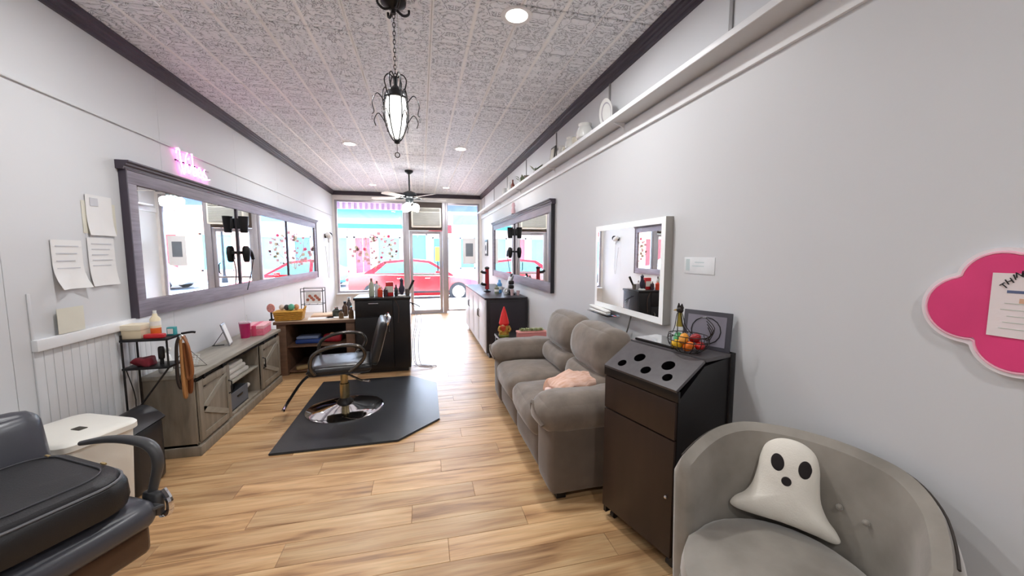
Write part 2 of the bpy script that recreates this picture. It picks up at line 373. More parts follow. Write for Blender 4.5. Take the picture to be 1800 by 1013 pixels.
# ribbed canopy of the shop
cn = thing('shop_canopy', 'lilac ribbed metal canopy over the pavement outside the shop window', 'canopy', (0, YF+.2, 2.7))
m_lil = mat('lilac_metal', (150, 124, 150), .5)
MB().box(XL-1.5, XR+1.5, 0, 2.1, .42, .46).build('roof_sheet', m_lil, cn)  # right part added to keep the sun out of the shop
MB().box(XL-1.5, .5, 2.06, 2.1, .0, .42).build('valance', m_lil, cn); MB().box(.5, XR+1.5, 2.06, 2.1, .0, .42).build('blue_valance', mat('blue_metal', (110, 140, 176), .5), cn)
for i in range(26): MB().box(XL-1.45+i*.148, XL-1.38+i*.148, 2.03, 2.06, .0, .42, bev=.01, seg=1).build('rib', mat('lilac_rib', (178, 152, 174), .5), cn)
for x in (XL-1.4, .4, XR+1.4): MB().tube([(x, -.062, .44), (x, 2.0, .44)], .03).build('bracket', m_alu, cn)

def facade(name, label, x0, x1, h, wallc, openings, awn=None, band=None):
    b = thing(name, label, 'building', ((x0+x1)/2, 24.2, -.03))
    hw = (x1-x0)/2-.02; cx = (x0+x1)/2
    wallc = tuple(int(255*(c_/255)**1.7) for c_ in wallc); m = mat(name+str(round(x0))+'_wall', wallc, .8, var=.1, scale=3, bump=.2, bscale=20)
    # wall built as piers and lintels around openings so that windows are real recesses
    xs = sorted(set([x0, x1] + [v for o_ in openings for v in o_[:2]]))
    mb = MB()
    for a, c in zip(xs, xs[1:]):
        cut = sorted([(o_[2], o_[3]) for o_ in openings if o_[0] <= a+1e-6 and o_[1] >= c-1e-6]); z = 0
        for q0, q1 in cut:
            if q0 > z: mb.box(a-cx, c-cx, 0, .4, z, q0)
            z = q1
        if z < h: mb.box(a-cx+.005, c-cx-.005, 0, .4, z, h)
    mb.box(-hw+.01, hw-.01, .4, 6, 0, h); mb.build('wall', m, b)
    for (a, c, z0, z1, kind, colr) in openings:
        colr = tuple(int(255*(c_/255)**1.5) for c_ in colr)
        mm = mat('opening_%d_%d_%d' % colr, colr, .35, var=.06)
        q = MB().box(a-cx, c-cx, .22, .3, z0, z1).build(kind, mm, b)
        fr = mat('facade_frame', (190, 188, 186), .5)
        f = MB(); wd = .09
        f.box(a-cx, a-cx+wd, .12, .24, z0, z1).box(c-cx-wd, c-cx, .12, .24, z0, z1).box(a-cx, c-cx, .12, .24, z1-wd, z1)
        if kind == 'window':
            f.box(a-cx, c-cx, .12, .24, z0, z0+wd)
            if c-a > 1.6: f.box((a+c)/2-cx-.04, (a+c)/2-cx+.04, .13, .24, z0, z1)
        f.build('frame', fr, q)
        if kind == 'door': MB().box((a+c)/2-cx-.02, (a+c)/2-cx+.02, .2, .23, z0, z1).build('centre_bar', fr, q)
    for k in (awn or []):
        a, c, z0, z1, colr = k; colr = tuple(int(255*(c_/255)**1.9) for c_ in colr)
        mm = mat('awning_%d_%d_%d' % colr, colr, .7)
        MB().prism([(0, z1), (-1.3, z0+.25), (-1.3, z0), (-1.24, z0), (-1.24, z0+.22), (0, z1-.08)], a-cx, c-cx, 'x').build('awning', mm, b)
    for k in (band or []):
        a, c, z0, z1, colr = k; colr = tuple(int(255*(c_/255)**1.9) for c_ in colr)
        MB().box(a-cx, c-cx, -.09, 0, z0, z1, bev=.02).build('sign_band', mat('band_%d_%d_%d' % colr, colr, .6), b)
    MB().box(-hw+.01, hw-.01, -.12, .3, h-.3, h+.05, bev=.03).build('cornice', mat('cornice', (170, 164, 160), .7), b)
    return b
cy = (150, 214, 220); bl = (120, 180, 214); dk = (120, 150, 160)
facade('shop_building', 'pale pink shop with a turquoise awning across the street', -6.8, -.9, 4.6, (236, 208, 200),
       [(-6.2, -4.2, .5, 2.5, 'window', cy), (-3.9, -2.9, .1, 2.5, 'door', (210, 120, 128)), (-2.6, -1.2, .5, 2.5, 'window', cy)], awn=[(-6.7, -1.0, 2.9, 4.1, (110, 214, 218))])
facade('shop_building', 'cream shop with a red sign band and yellow poster across the street', -.9, 2.0, 4.6, (226, 214, 204),
       [(-.6, .4, .1, 2.7, 'window', bl), (.7, 1.7, .1, 2.5, 'door', (110, 170, 206))], band=[(.5, 1.9, 2.75, 3.25, (216, 84, 84)), (.85, 1.45, 1.0, 1.9, (246, 226, 60))])
facade('shop_building', 'pale blue siding shop with a light blue fascia seen through the narrow pane', 2.0, 5.6, 4.6, (222, 228, 232),
       [(2.4, 3.4, .5, 2.5, 'window', dk), (3.8, 5.2, .5, 2.5, 'window', cy)], band=[(2.0, 5.6, 3.3, 3.9, (158, 190, 214))])
facade('brick_building', 'peach brick building with a red double door and tan transom', 5.6, 13.5, 4.6, (226, 184, 164),
       [(6.4, 8.0, .5, 2.6, 'window', cy), (9.0, 10.9, .1, 2.6, 'door', (204, 78, 84)), (9.0, 10.9, 2.8, 3.8, 'window', (206, 190, 160)), (11.6, 13.0, .6, 2.6, 'window', cy)])
facade('shop_building', 'tan shop front with red and green awnings at the street end', -16.0, -6.8, 4.6, (232, 216, 188),
       [(-15, -12.6, .4, 2.4, 'window', cy), (-12, -10.6, .1, 2.4, 'door', (236, 206, 90)), (-10, -7.4, .4, 2.4, 'window', bl)], awn=[(-16, -11.5, 2.6, 3.7, (80, 176, 130)), (-11.3, -6.9, 2.6, 3.7, (222, 104, 92))])
facade('shop_building', 'white rendered building at the right end of the street', 13.5, 24, 4.6, (232, 230, 226),
       [(14.4, 16.4, .5, 2.5, 'window', bl), (17.4, 18.4, .1, 2.4, 'door', (120, 130, 140)), (19.4, 22, .5, 2.5, 'window', cy)])
def car(label, loc, rz, colr, name='parked_car'):
    c = thing(name, label, 'car', loc, rz)
    paint = mat('car_paint_%d_%d_%d' % colr, colr, .25, var=.02, coat=.6); gl = mat('car_glass', (90, 130, 130), .08, var=.02); rub = mat('tyre_rubber', (30, 30, 32), .7)
    # lofted body: stations along x with half-width, sill, beltline
    st = [(-2.25, .70, .40, .78), (-2.15, .82, .26, .90), (-1.6, .88, .20, .97), (-.9, .90, .19, .96), (0, .90, .19, .93), (.8, .90, .19, .92), (1.5, .88, .20, .84), (2.05, .82, .24, .72), (2.25, .66, .36, .58)]
    vs = []; fs = []; n = 10
    for x, hw, s0, b0 in st:
        ring = [(-hw*.86, s0), (-hw, s0+.12), (-hw, (s0+b0)/2), (-hw*.97, b0-.06), (-hw*.86, b0), (hw*.86, b0), (hw*.97, b0-.06), (hw, (s0+b0)/2), (hw, s0+.12), (hw*.86, s0)]
        vs += [(x, yy, zz) for yy, zz in ring]
    for i in range(len(st)-1):
        for k in range(n): fs.append((i*n+k, i*n+(k+1) % n, (i+1)*n+(k+1) % n, (i+1)*n+k))
    fs += [tuple(range(n)), tuple(range((len(st)-1)*n, len(st)*n))[::-1]]
    MB().raw(vs, fs).build('body', paint, c)
    side = [(-1.72, .93), (-1.05, 1.36), (-.2, 1.43), (.45, 1.36), (1.22, .88)]
    vs = []; fs = []
    for x, z in side:
        hw = .80 - (z-.9)*.42; vs += [(x, -hw, z), (x, hw, z)]
    for x, z in side: vs += [(x, -.80, .86), (x, .80, .86)]
    k = len(side)
    for i in range(k-1): fs += [(2*i, 2*i+1, 2*i+3, 2*i+2), (2*i, 2*i+2, 2*k+2*i+2, 2*k+2*i), (2*i+1, 2*k+2*i+1, 2*k+2*i+3, 2*i+3)]
    MB().raw(vs, fs).build('roof', paint, c)
    for sgn in (-1, 1):
        for poly in ([(-1.35, .96), (-.98, 1.28), (-.28, 1.35), (-.28, .96)], [(-.18, .96), (-.18, 1.35), (.38, 1.29), (.98, .95)]):
            g = lambda x, z: (x, sgn*(.815-(z-.9)*.42), z)
            p = [g(*q) for q in poly]; p2 = [(a, b_-sgn*.03, z) for a, b_, z in p]
            MB().raw(p+p2, [(0, 1, 2, 3), (4, 7, 6, 5)]+[(i, (i+1) % 4, 4+(i+1) % 4, 4+i) for i in range(4)]).build('side_window', gl, c)
        MB().box(.62, .78, sgn*.88-.05, sgn*.88+.05, .93, 1.03, bev=.02).build('wing_mirror', paint, c)
        for x in (-.35, .55): MB().box(x-.28, x-.12, sgn*.905-.012, sgn*.905+.012, .78, .81, bev=.005).build('door_handle', m_chrome, c)
        MB().box(-1.3, 1.15, sgn*.9-.008, sgn*.9+.008, .30, .36, bev=.004).build('sill_strip', rub, c)
        for x in (-1.38, 1.38):
            wv = MB().cyl((x, sgn*.74, .32), (x, sgn*.92, .32), .32, n=24).build('wheel', rub, c)
            MB().cyl((x, sgn*.90, .32), (x, sgn*.935, .32), .21, n=20).build('rim', m_chrome, wv)
        MB().box(2.05, 2.2, sgn*.6-.16, sgn*.6+.16, .56, .68, bev=.03).build('headlight', mat('lamp_glass', (235, 240, 240), .1), c)
        MB().box(-2.24, -2.1, sgn*.62-.14, sgn*.62+.14, .70, .82, bev=.03).build('tail_light', mat('tail_red', (190, 30, 30), .2), c)
    return c
car('red sedan parked along the kerb outside the shop window', (-.15, 13.9, -.16), 0, (176, 26, 32))
car('light blue car parked across the street behind the red one', (-5.6, 20.2, -.16), PI, (90, 140, 160))
car('white car parked far along the right side of the street', (8.6, 20.4, -.16), PI, (236, 238, 240))
lp = thing('street_lamp', 'dark thin street lamp post on the far pavement', 'street lamp', (6.0, 22.2, -.03))
MB().cyl((0, 0, 0), (0, 0, 4.2), .06, .04).build('pole', m_blackm, lp); MB().lathe([(.14, 0), (.12, .3), (.06, .4)], 12).build('base', m_blackm, lp)
MB().lathe([(.05, 4.2), (.16, 4.35), (.18, 4.6), (.05, 4.8), (0, 4.85)], 12).build('lantern', m_white, lp)
# window decals
dc = thing('window_decal', 'pale pink blossom tree sticker on the display window glass', 'decal', (-1.05, YF+.047, 1.0))
mt = mat('decal_cream', (210, 194, 172), .7); mpk = mat('decal_pink', (216, 160, 172), .7); mmg = mat('decal_magenta', (214, 70, 110), .7)
for i in range(16):
    a = rnd.uniform(-.55, .55); p = [(0, 0, .1), (a*.4, 0, .3), (a*.8+rnd.uniform(-.08, .08), 0, .5), (a*1.1, 0, .62+rnd.uniform(-.1, .2))]
    MB().tube(p, .004, 4, sub=3).build('branch', mt, dc)
for i in range(60):
    r = math.sqrt(rnd.random())*.52; a = rnd.uniform(0, 2*PI); x, z = r*math.cos(a)*1.05, .55+r*math.sin(a)*.72
    q = rnd.uniform(.02, .05)
    MB().prism([(x+q*math.cos(t*PI/4)*(1 if t % 2 else .7), z+q*math.sin(t*PI/4)*(1 if t % 2 else .7)) for t in range(8)], -.002, .0, 'y').build('blossom', mpk if rnd.random() < .6 else mt, dc)
for x, z in ((-.22, .55), (.15, .36), (.32, .85)):
    MB().prism([(x+.045*math.cos(t*PI/5)*(1 if t % 2 else .6), z+.045*math.sin(t*PI/5)*(1 if t % 2 else .6)) for t in range(10)], -.004, -.002, 'y').build('flower', mmg, dc)
pst = thing('window_poster', 'white framed notice on the right pane beside the door', 'poster', (1.16, YF+.043, 1.2))
MB().box(-.16, .16, 0, .004, 0, .62).build('sheet', m_white, pst); MB().box(-.09, .09, -.002, 0, .18, .5).build('print', mat('print_slate', (120, 128, 138), .7), pst)
# ================================================================== LAMPS
m_diff = mat('lit_diffuser', (255, 250, 240), .5, emit=(255, 247, 232), estr=9)
def downlight(x, y, label):
    t = thing('recessed_downlight', label, 'ceiling light', (x, y, ZC), group='recessed downlights')
    MB().lathe([(.062, -.001), (.082, -.006), (.092, -.004), (.095, .0)], 28).build('trim_ring', m_white, t)
    MB().lathe([(.064, -.003), (.03, -.006), (0, -.006)], 24).build('diffuser', m_diff, t)
    l = bpy.data.lights.new('downlight_glow', 'AREA'); l.shape = 'DISK'; l.size = .13; l.energy = LAMP_W; l.color = (.985, .99, 1); l.spread = math.radians(175)
    o = bpy.data.objects.new('lamp_glow', l); COL.objects.link(o); o.parent = t; o.location = (0, 0, -.012)
downlight(.58, 2.30, 'large round recessed downlight right of the pendant chain, nearest the viewer')
downlight(-.86, 2.30, 'round recessed downlight cut by the top edge left of the pendant chain')
downlight(-.86, 5.34, 'small recessed downlight on the left between pendant and ceiling fan')
downlight(.55, 5.25, 'small recessed downlight on the right between pendant and ceiling fan')
downlight(-.93, 8.33, 'farthest recessed downlight on the left near the shop window')
downlight(.55, 8.33, 'farthest recessed downlight on the right near the shop window')
downlight(.58, -.75, 'recessed downlight behind the viewpoint on the right')
downlight(-.86, -.75, 'recessed downlight behind the viewpoint on the left')
# pendant lantern
pd = thing('pendant_lantern', 'black wire pendant lantern with frosted glass shade hanging on a chain', 'pendant light', (-.12, 2.33, ZC))
MB().lathe([(.07, 0), (.068, -.015), (.04, -.035), (.012, -.05), (.012, -.07)], 20).build('ceiling_canopy', m_blackm, pd)
for a in range(4):
    c, s_ = math.cos(a*PI/2+.4), math.sin(a*PI/2+.4)
    MB().tube([(0, 0, -.03), (.05*c, .05*s_, -.06), (.085*c, .085*s_, -.045), (.09*c, .09*s_, -.02)], .007, 6, sub=4).build('canopy_scroll', m_blackm, pd)
z = -.07; k = 0
while z > -.40:
    M_ = Matrix.Translation((0, 0, z-.012)) @ Matrix.Rotation(PI/2*(k % 2), 4, 'Z')
    MB().tube([M_ @ Vector((.007*math.cos(t*PI/4), 0, .015*math.sin(t*PI/4))) for t in range(8)], .0022, 5, closed=True).build('chain_link', m_blackm, pd)
    z -= .0225; k += 1
MB().tube([(.02, .004, -.06), (.022, .004, -.2), (.016, .0, -.4)], .002, 5, sub=3).build('supply_cord', mat('clear_cord', (200, 200, 196), .4), pd)
MB().lathe([(.004, -.40), (.014, -.415), (.01, -.45), (.03, -.47), (.062, -.5), (.066, -.52), (.06, -.525)], 20).build('cap', m_blackm, pd)
MB().lathe([(.05, -.522), (.058, -.56), (.054, -.64), (.036, -.715), (.016, -.74), (0, -.74)], 20).build('glass_shade', mat('frosted_glass', (250, 250, 248), .4, emit=(255, 252, 245), estr=3.5), pd)
for a in range(6):
    c, s_ = math.cos(a*PI/3), math.sin(a*PI/3)
    f = lambda r, z: (r*c, r*s_, z)
    MB().tube([f(.06, -.515), f(.066, -.58), f(.06, -.66), f(.03, -.74), f(.004, -.765)], .0035, 6, sub=5).build('cage_wire', m_blackm, pd)
    MB().tube([f(.005, -.42), f(.035, -.39), f(.06, -.42), f(.05, -.48), f(.062, -.515)], .0035, 6, sub=4).build('crown_wire', m_blackm, pd)
    MB().tube([f(.064, -.54), f(.1, -.5), f(.128, -.55), f(.12, -.6), f(.13, -.615)], .0028, 5, sub=5).build('scroll_arm', m_blackm, pd)
    MB().tube([f(.06, -.66), f(.095, -.61), f(.12, -.645), f(.112, -.68)], .0028, 5, sub=5).build('scroll_arm', m_blackm, pd)
    MB().ball(f(.13, -.635), (.006, .006, .012), 8, 6).build('crystal_drop', glass_mat('crystal', (.95, .96, .97)), pd)
MB().lathe([(.0, -.775), (.014, -.77), (.018, -.755), (.0, -.74)], 12).build('finial', m_blackm, pd)
MB().ball((0, 0, -.835), .016, 12, 8).build('crystal_ball', glass_mat('crystal'), pd)
MB().cyl((0, 0, -.775), (0, 0, -.82), .0015, n=5).build('drop_wire', m_blackm, pd)
# ceiling fan
fn = thing('ceiling_fan', 'dark ceiling fan with pale blades and white glass lights before the shop window', 'ceiling fan', (-.17, 6.78, ZC))
m_fan = mat('dark_bronze', (44, 50, 54), .4, metal=.4)
MB().lathe([(.07, 0), (.066, -.03), (.03, -.06), (.014, -.065)], 20).build('ceiling_canopy', m_fan, fn)
MB().cyl((0, 0, -.06), (0, 0, -.36), .013, n=12).build('downrod', m_fan, fn)
MB().lathe([(.03, -.34), (.10, -.37), (.125, -.41), (.12, -.45), (.07, -.47), (.06, -.53), (.03, -.56), (0, -.56)], 24).build('motor', m_fan, fn)
m_blade = mat('pale_blade', (228, 224, 220), .5)
for a in range(5):
    R_ = RZ(a*2*PI/5+.33, (0, 0, -.455))
    b = MB().prism([(.19, -.05), (.62, -.07), (.66, -.03), (.66, .03), (.62, .07), (.19, .05)], -.004, .004, 'z', M=R_ @ Matrix.Rotation(.2, 4, 'X')).build('blade', m_blade, fn)
    MB().tube([R_ @ Vector(q) for q in ((.08, 0, .0), (.15, 0, -.012), (.24, 0, -.008))], .012, 6, sub=2).build('blade_iron', m_fan, b)
m_fl = mat('lit_frosted_shade', (255, 255, 252), .4, emit=(255, 252, 246), estr=30)
for a in range(3):
    c, s_ = math.cos(a*2*PI/3+.2), math.sin(a*2*PI/3+.2)
    MB().lathe([(.02, .05), (.05, .03), (.062, -.02), (.065, -.07), (.05, -.072), (0, -.06)], 16, M=Matrix.Translation((.105*c, .105*s_, -.6)) @ Matrix.Rotation(.3, 4, Vector((-s_, c, 0)))).build('lamp_shade', m_fl, fn)
    MB().tube([(.02*c, .02*s_, -.54), (.07*c, .07*s_, -.53), (.1*c, .1*s_, -.56)], .009, 6, sub=3).build('lamp_arm', m_fan, fn)
MB().cyl((0.01, 0, -.56), (0.01, 0, -.78), .002, n=5).build('pull_chain', m_fan, fn)

# ================================================================== LEFT WALL
def big_mirror(name, label, side, y0, y1, z0, z1, mull, side_m, fw=.105):
    s = 1 if side == 'l' else -1; X = XL if side == 'l' else XR
    t = thing(name, label, 'mirror', (X, (y0+y1)/2, z0))
    bx = lambda b, d0, d1, a, c, e, f, bev=.004: b.box(min(X+s*d0, X+s*d1), max(X+s*d0, X+s*d1), a, c, e, f, bev=bev)
    bx(MB(), .0, .012, y0+.02, y1-.02, z0+.02, z1-.02).build('back_board', m_plumd, t, world=True)
    bx(MB(), .012, .036, y0+.012, y1-.012, z0, z0+.12).build('bottom_rail', m_plum, t, world=True)
    bx(MB(), .012, .036, y0+.012, y1-.012, z1-.135, z1-.045).build('top_rail', m_plum, t, world=True)
    for a, c in ((y0+.012, y0+fw), (y1-fw, y1-.012)): bx(MB(), .012, .036, a, c, z0+.12, z1-.135).build('stile', side_m if side == 'r' and a < y0+.05 else m_plum, t, world=True)
    for a, c in ((y0, y0+.013), (y1-.013, y1)): bx(MB(), .0, .045, a, c, z0, z1-.045).build('edge_strip', side_m, t, world=True)
    cr = [(.0, z1-.05), (.04, z1-.05), (.046, z1-.038), (.046, z1-.03), (.06, z1-.022), (.06, z1-.012), (.076, z1-.004), (.076, z1+.006), (0, z1+.006)]
    MB().prism([(X+s*a, z) for a, z in cr], y0-.02, y1+.02, 'y').build('cornice', m_plumd, t, world=True, smooth=False)
    ys = [y0+fw] + mull + [y1-fw]
    for a, c in zip(ys, ys[1:]): bx(MB(), .013, .0175, a+.003, c-.003, z0+.122, z1-.137, 0).build('mirror_pane', m_mirror, t, world=True)
    for m_ in mull: bx(MB(), .014, .03, m_-.016, m_+.016, z0+.12, z1-.135).build('mullion', m_plumd, t, world=True)
    return t
big_mirror('framed_mirror', 'long three-pane mirror in a plum grey wooden frame under the pink neon sign', 'l', 3.05, 7.7, 1.01, 2.05, [4.62, 6.15], m_plumd)
# tool holders on the mullion
def holder(name, label, X, s, y, parts_z):
    t = thing(name, label, 'tool holder', (X, y, parts_z))
    MB().lathe([(.028, -.09), (.034, -.085), (.047, .08), (.042, .08), (.03, -.075), (0, -.075)], 18, o=(s*.06, 0, 0)).build('cup', m_blackm, t)
    MB().box(min(0, s*.04), max(0, s*.04), -.025, .025, -.05, .06, bev=.005).build('bracket', m_blackm, t)
    return t
def dryer(name, label, X, s, y, z):
    t = thing(name, label, 'hair dryer', (X, y, z))
    MB().lathe([(.02, -.10), (.03, -.08), (.038, .0), (.034, .05), (.02, .07), (0, .07)], 18, o=(s*.06, 0, 0)).build('barrel', m_blackm, t)
    MB().tube([(s*.07, .02, .03), (s*.075, .07, .01), (s*.08, .11, -.07)], [.02, .02, .016], 10, sub=4).build('handle', m_blackm, t)
    MB().tube([(s*.08, .11, -.07), (s*.06, .1, -.2), (s*.05, .05, -.32), (s*.045, .01, -.40)], .005, 6, sub=5).build('cord', m_blackm, t)
    MB().box(min(0, s*.03), max(0, s*.03), -.05, .05, -.015, .015, bev=.005).build('bracket', m_blackm, t)
    return t
holder('tool_holder', 'black tapered tool cup fixed high on the left mirror divider', XL+.032, 1, 4.6, 1.76)
dryer('hair_dryer', 'black hair dryer hung below the cup on the left mirror divider', XL+.032, 1, 4.62, 1.46)
# neon word
ne = thing('neon_sign', 'pink neon handwriting sign on the wall above the long mirror', 'neon sign', (XL+.02, 3.90, 2.2))
m_neon = mat('pink_neon', (255, 150, 225), .4, emit=(255, 120, 215), estr=11.0)
def neon(pts, name='neon_tube'):                                   # pts in letter space: x to the right (-y.. +y), z up
    MB().tube([(0, p[0], p[1]) for p in pts], .0048, 8, sub=6).build(name, m_neon, ne)
neon([(-.245, .055), (-.225, .095), (-.20, .09), (-.195, .05), (-.18, -.03), (-.155, -.095), (-.13, -.03), (-.115, .05), (-.09, .09)])
neon([(-.10, -.0), (-.095, -.05), (-.085, -.075), (-.06, -.05), (-.04, .0)])
neon([(-.025, .10), (-.02, .02), (-.02, -.07), (.01, -.078), (.035, -.05), (.02, -.01), (-.015, -.02)])
neon([(.055, -.045), (.09, -.03), (.085, .0), (.065, .0), (.055, -.05), (.08, -.08), (.115, -.06), (.14, -.02)])
neon([(.14, -.02), (.16, .005), (.15, -.03), (.185, -.06), (.16, -.085), (.135, -.07), (.175, -.08), (.235, -.07)])
neon([(-.085, .035), (-.08, .05), (-.072, .045)])
MB().box(-.012, -.006, -.25, .25, -.006, .006, bev=.002).build('back_bar', glass_mat('acrylic'), ne)
for a in (-.2, .2): MB().cyl((-.02, a, 0), (-.004, a, 0), .006, n=8).build('standoff', m_chrome, ne)
# papers on the notice board area
m_pap = mat('paper', (232, 231, 230), .8, var=.02); m_papy = mat('aged_paper', (222, 219, 204), .8, var=.03); m_ink = mat('grey_ink', (204, 205, 210), .8)
def sheet(name, label, y0, y1, z0, z1, m=m_pap, lines=0, d=.006, blk=None, curl=.01, tilt=0., cat='paper'):
    t = thing(name, label, cat, (XL+d, (y0+y1)/2, (z0+z1)/2), rot=(tilt, 0, 0)); W, H_ = (y1-y0)/2, (z1-z0)/2; vs = []; fs = []; n = 6
    for i in range(n+1):
        for j in range(n+1):
            a, b_ = -1+2*i/n, -1+2*j/n; vs.append((curl*max(0, -b_)**2*(.3+abs(a)), a*W, b_*H_))
    for i in range(n):
        for j in range(n): q = i*(n+1)+j; fs.append((q, q+n+1, q+n+2, q+1))
    k = len(vs); vs += [(x-.0015, y, z) for x, y, z in vs]; fs += [tuple(x+k for x in f[::-1]) for f in fs]
    MB().raw(vs, fs).build('page', m, t)
    for i in range(lines): MB().box(.0015, .0022, -W*.75, W*(.75-.3*((i*7) % 3)/2), H_*(.75-.9*i/max(1, lines-1))-.003, H_*(.75-.9*i/max(1, lines-1))+.003).build('print_line', m_ink, t)
    if blk: MB().box(.0015, .0022, -W*.7, -W*.1, H_*.45, H_*.85).build('print_block', m_ink, t)
    return t
sheet('notice_sheet', 'white notice with a grey printed block, topmost on the left wall', 2.77, 2.965, 1.56, 1.80, lines=0, blk=True)
sheet('notice_sheet', 'cream card showing behind the topmost white notice', 2.745, 2.995, 1.57, 1.76, m_papy, d=.002, curl=.0)
sheet('notice_sheet', 'curling white licence sheet, leftmost of the wall papers', 2.525, 2.715, 1.255, 1.525, lines=4, curl=.03)
sheet('notice_sheet', 'white printed sheet below the topmost notice, nearest the mirror', 2.755, 2.955, 1.255, 1.545, lines=5, curl=.012)
sheet('notice_card', 'small off-white card standing on the narrow wall ledge', 2.50, 2.665, 1.018, 1.155, m_papy, d=.02, curl=.0, cat='card')
# far left wall: dryer on a hook
hd = thing('hair_dryer', 'white hair dryer hanging on the far left wall near the shop window', 'hair dryer', (XL, 8.5, 1.80))
MB().lathe([(.04, -.1), (.055, -.05), (.05, .06), (.03, .09), (0, .09)], 16, M=Matrix.Translation((.07, 0, .02)) @ Matrix.Rotation(PI/2-.3, 4, 'X')).build('barrel', mat('pale_plastic', (214, 214, 214), .4), hd)
MB().lathe([(.055, 0), (.062, .03), (.04, .05), (0, .05)], 16, M=Matrix.Translation((.07, .06, .03)) @ Matrix.Rotation(-PI/2, 4, 'X')).build('rear_grille', m_blackm, hd)
MB().tube([(.07, 0, 0), (.07, .02, -.12)], .018, 10).build('handle', mat('pale_plastic', (214, 214, 214), .4), hd)
MB().tube([(.07, .02, -.12), (.05, .06, -.4), (.04, .1, -.7), (.03, .06, -.85), (.02, .02, -.5), (.01, -.03, -.2)], .005, 6, sub=6).build('cord', mat('pale_plastic', (214, 214, 214), .4), hd)
MB().box(0, .03, -.04, .04, -.03, .05, bev=.006).build('hook_plate', m_blackm, hd)

# ================================================================== RIGHT WALL
sh = thing('wall_shelf', 'long high white shelf along the right wall under the ceiling', 'shelf', (XR, 4.9, 2.385))
SY0, SY1 = .35, 9.0
MB().box(XR-.135, XR, SY0, SY1, 2.385, 2.405, bev=.003).build('shelf_board', m_wall, sh, world=True)
MB().box(XR-.142, XR-.135, SY0, SY1, 2.382, 2.412, bev=.002).build('front_lip', m_white, sh, world=True)
for i in range(6):                                                  # shelf brackets on the wall board
    y = 1.1+i*1.45; MB().prism([(XR-.018, 2.385), (XR-.10, 2.385), (XR-.10, 2.379), (XR-.026, 2.35), (XR-.018, 2.32)], y-.004, y+.004, 'y').build('bracket', m_white, sh, world=True)
for y in (.41, 1.61, 2.81, 4.01, 5.22, 6.42, 7.62, 8.82):           # battens over the wallboard joints above the shelf
    MB().box(XR-.008, XR, y-.011, y+.011, 2.41, ZC-.085, bev=.002).build('joint_batten', mat('grey_batten', (150, 148, 148), .5), wr)
def vase(name, label, y, prof, m, cat='vase', x=XR-.07, z=2.405, n=16, group=None):
    t = MB().lathe(prof, n).build(name, m); t.location = (x, y, z); return tag(t, label, cat, group)
m_cer = mat('white_ceramic', (232, 232, 228), .25); m_cre = mat('cream_ceramic', (222, 216, 198), .35)
# plate standing against the wall
pt = thing('display_plate', 'large white plate standing on the high shelf, nearest the viewer', 'plate', (XR-.05, 2.72, 2.405), rot=(0, -.15, 0))
MB().lathe([(0, .0), (.06, .0), (.1, .012), (.103, .016), (.06, .008), (0, .008)], 24, M=Matrix.Translation((0, 0, .105)) @ Matrix.Rotation(-PI/2, 4, 'Y')).build('dish', m_cer, pt)
MB().lathe([(.066, .0095), (.072, .012), (.078, .011)], 24, M=Matrix.Translation((0, 0, .105)) @ Matrix.Rotation(-PI/2, 4, 'Y'), cap=False).build('rim_line', m_alu, pt)
cup_p = [(.028, 0), (.045, .02), (.055, .06), (.052, .09), (.046, .088), (.04, .03), (0, .02)]
jugs = []
for i, (y, s_, lb) in enumerate(((3.12, 1.15, 'white round jug on the high shelf, nearest the display plate'), (3.42, .95, 'white round jug on the high shelf, second from the display plate'), (3.66, .8, 'white round jug on the high shelf, third from the display plate'))):
    j = thing('white_jug', lb, 'jug', (XR-.07, y, 2.405), group='white jugs on the high shelf'); j.scale = (s_, s_, s_)
    MB().lathe([(.03, 0), (.06, .03), (.065, .07), (.045, .11), (.05, .13), (.043, .13), (.035, .1), (0, .03)], 18).build('body', m_cer, j)
    MB().tube([(0, .055, .04), (0, .095, .06), (0, .09, .1), (0, .045, .115)], .008, 6, sub=4).build('handle', m_cer, j)
for y, s_, lb in ((3.28, .9, 'small cream cup between the first two white jugs'), (3.55, .75, 'small cream cup between the second and third white jugs')):
    v = vase('cream_cup', lb, y, [(a*s_, b_*s_) for a, b_ in cup_p], m_cre, 'cup', group='cream cups on the high shelf')
fr = thing('picture_frame', 'small dark upright picture frame on the high shelf behind the white jugs', 'picture frame', (XR-.06, 3.98, 2.405), rot=(0, .12, 0))
MB().box(-.012, 0, -.07, .07, 0, .19, bev=.003).build('frame', mat('dark_grey_wood', (78, 76, 74), .5), fr); MB().box(-.015, -.011, -.05, .05, .02, .17).build('picture', m_cre, fr)
m_grn = mat('sage_green', (128, 138, 110), .7, var=.2); m_brn = mat('brown_ware', (120, 104, 90), .6)
def leafy(name, label, loc, n, spread, h, potc, leafc, s=.05):
    t = thing(name, label, 'plant', loc)
    MB().lathe([(spread*.45, 0), (spread*.6, h*.35), (spread*.5, h*.35), (0, h*.3)], 14).build('pot', potc, t)
    for i in range(n):
        a = rnd.uniform(0, 2*PI); r = rnd.uniform(.2, 1)*spread; z = h*rnd.uniform(.45, 1); d = Vector((math.cos(a), math.sin(a), rnd.uniform(.1, .9))).normalized()
        p = Vector((r*.4*math.cos(a), r*.4*math.sin(a), h*.35)); q = Vector((r*math.cos(a), r*math.sin(a), z)); sd = d.cross(Vector((0, 0, 1))).normalized()*s*.35
        e = q + d*s
        MB().raw([p, q-sd, e, q+sd, q+Vector((0, 0, -.004))], [(0, 1, 4), (0, 4, 3), (1, 2, 4), (4, 2, 3)]).build('leaf', leafc, t)
    return t
leafy('trailing_plant', 'low green plant in a brown pot midway along the high shelf', (XR-.07, 4.52, 2.405), 14, .07, .1, m_brn, m_grn)
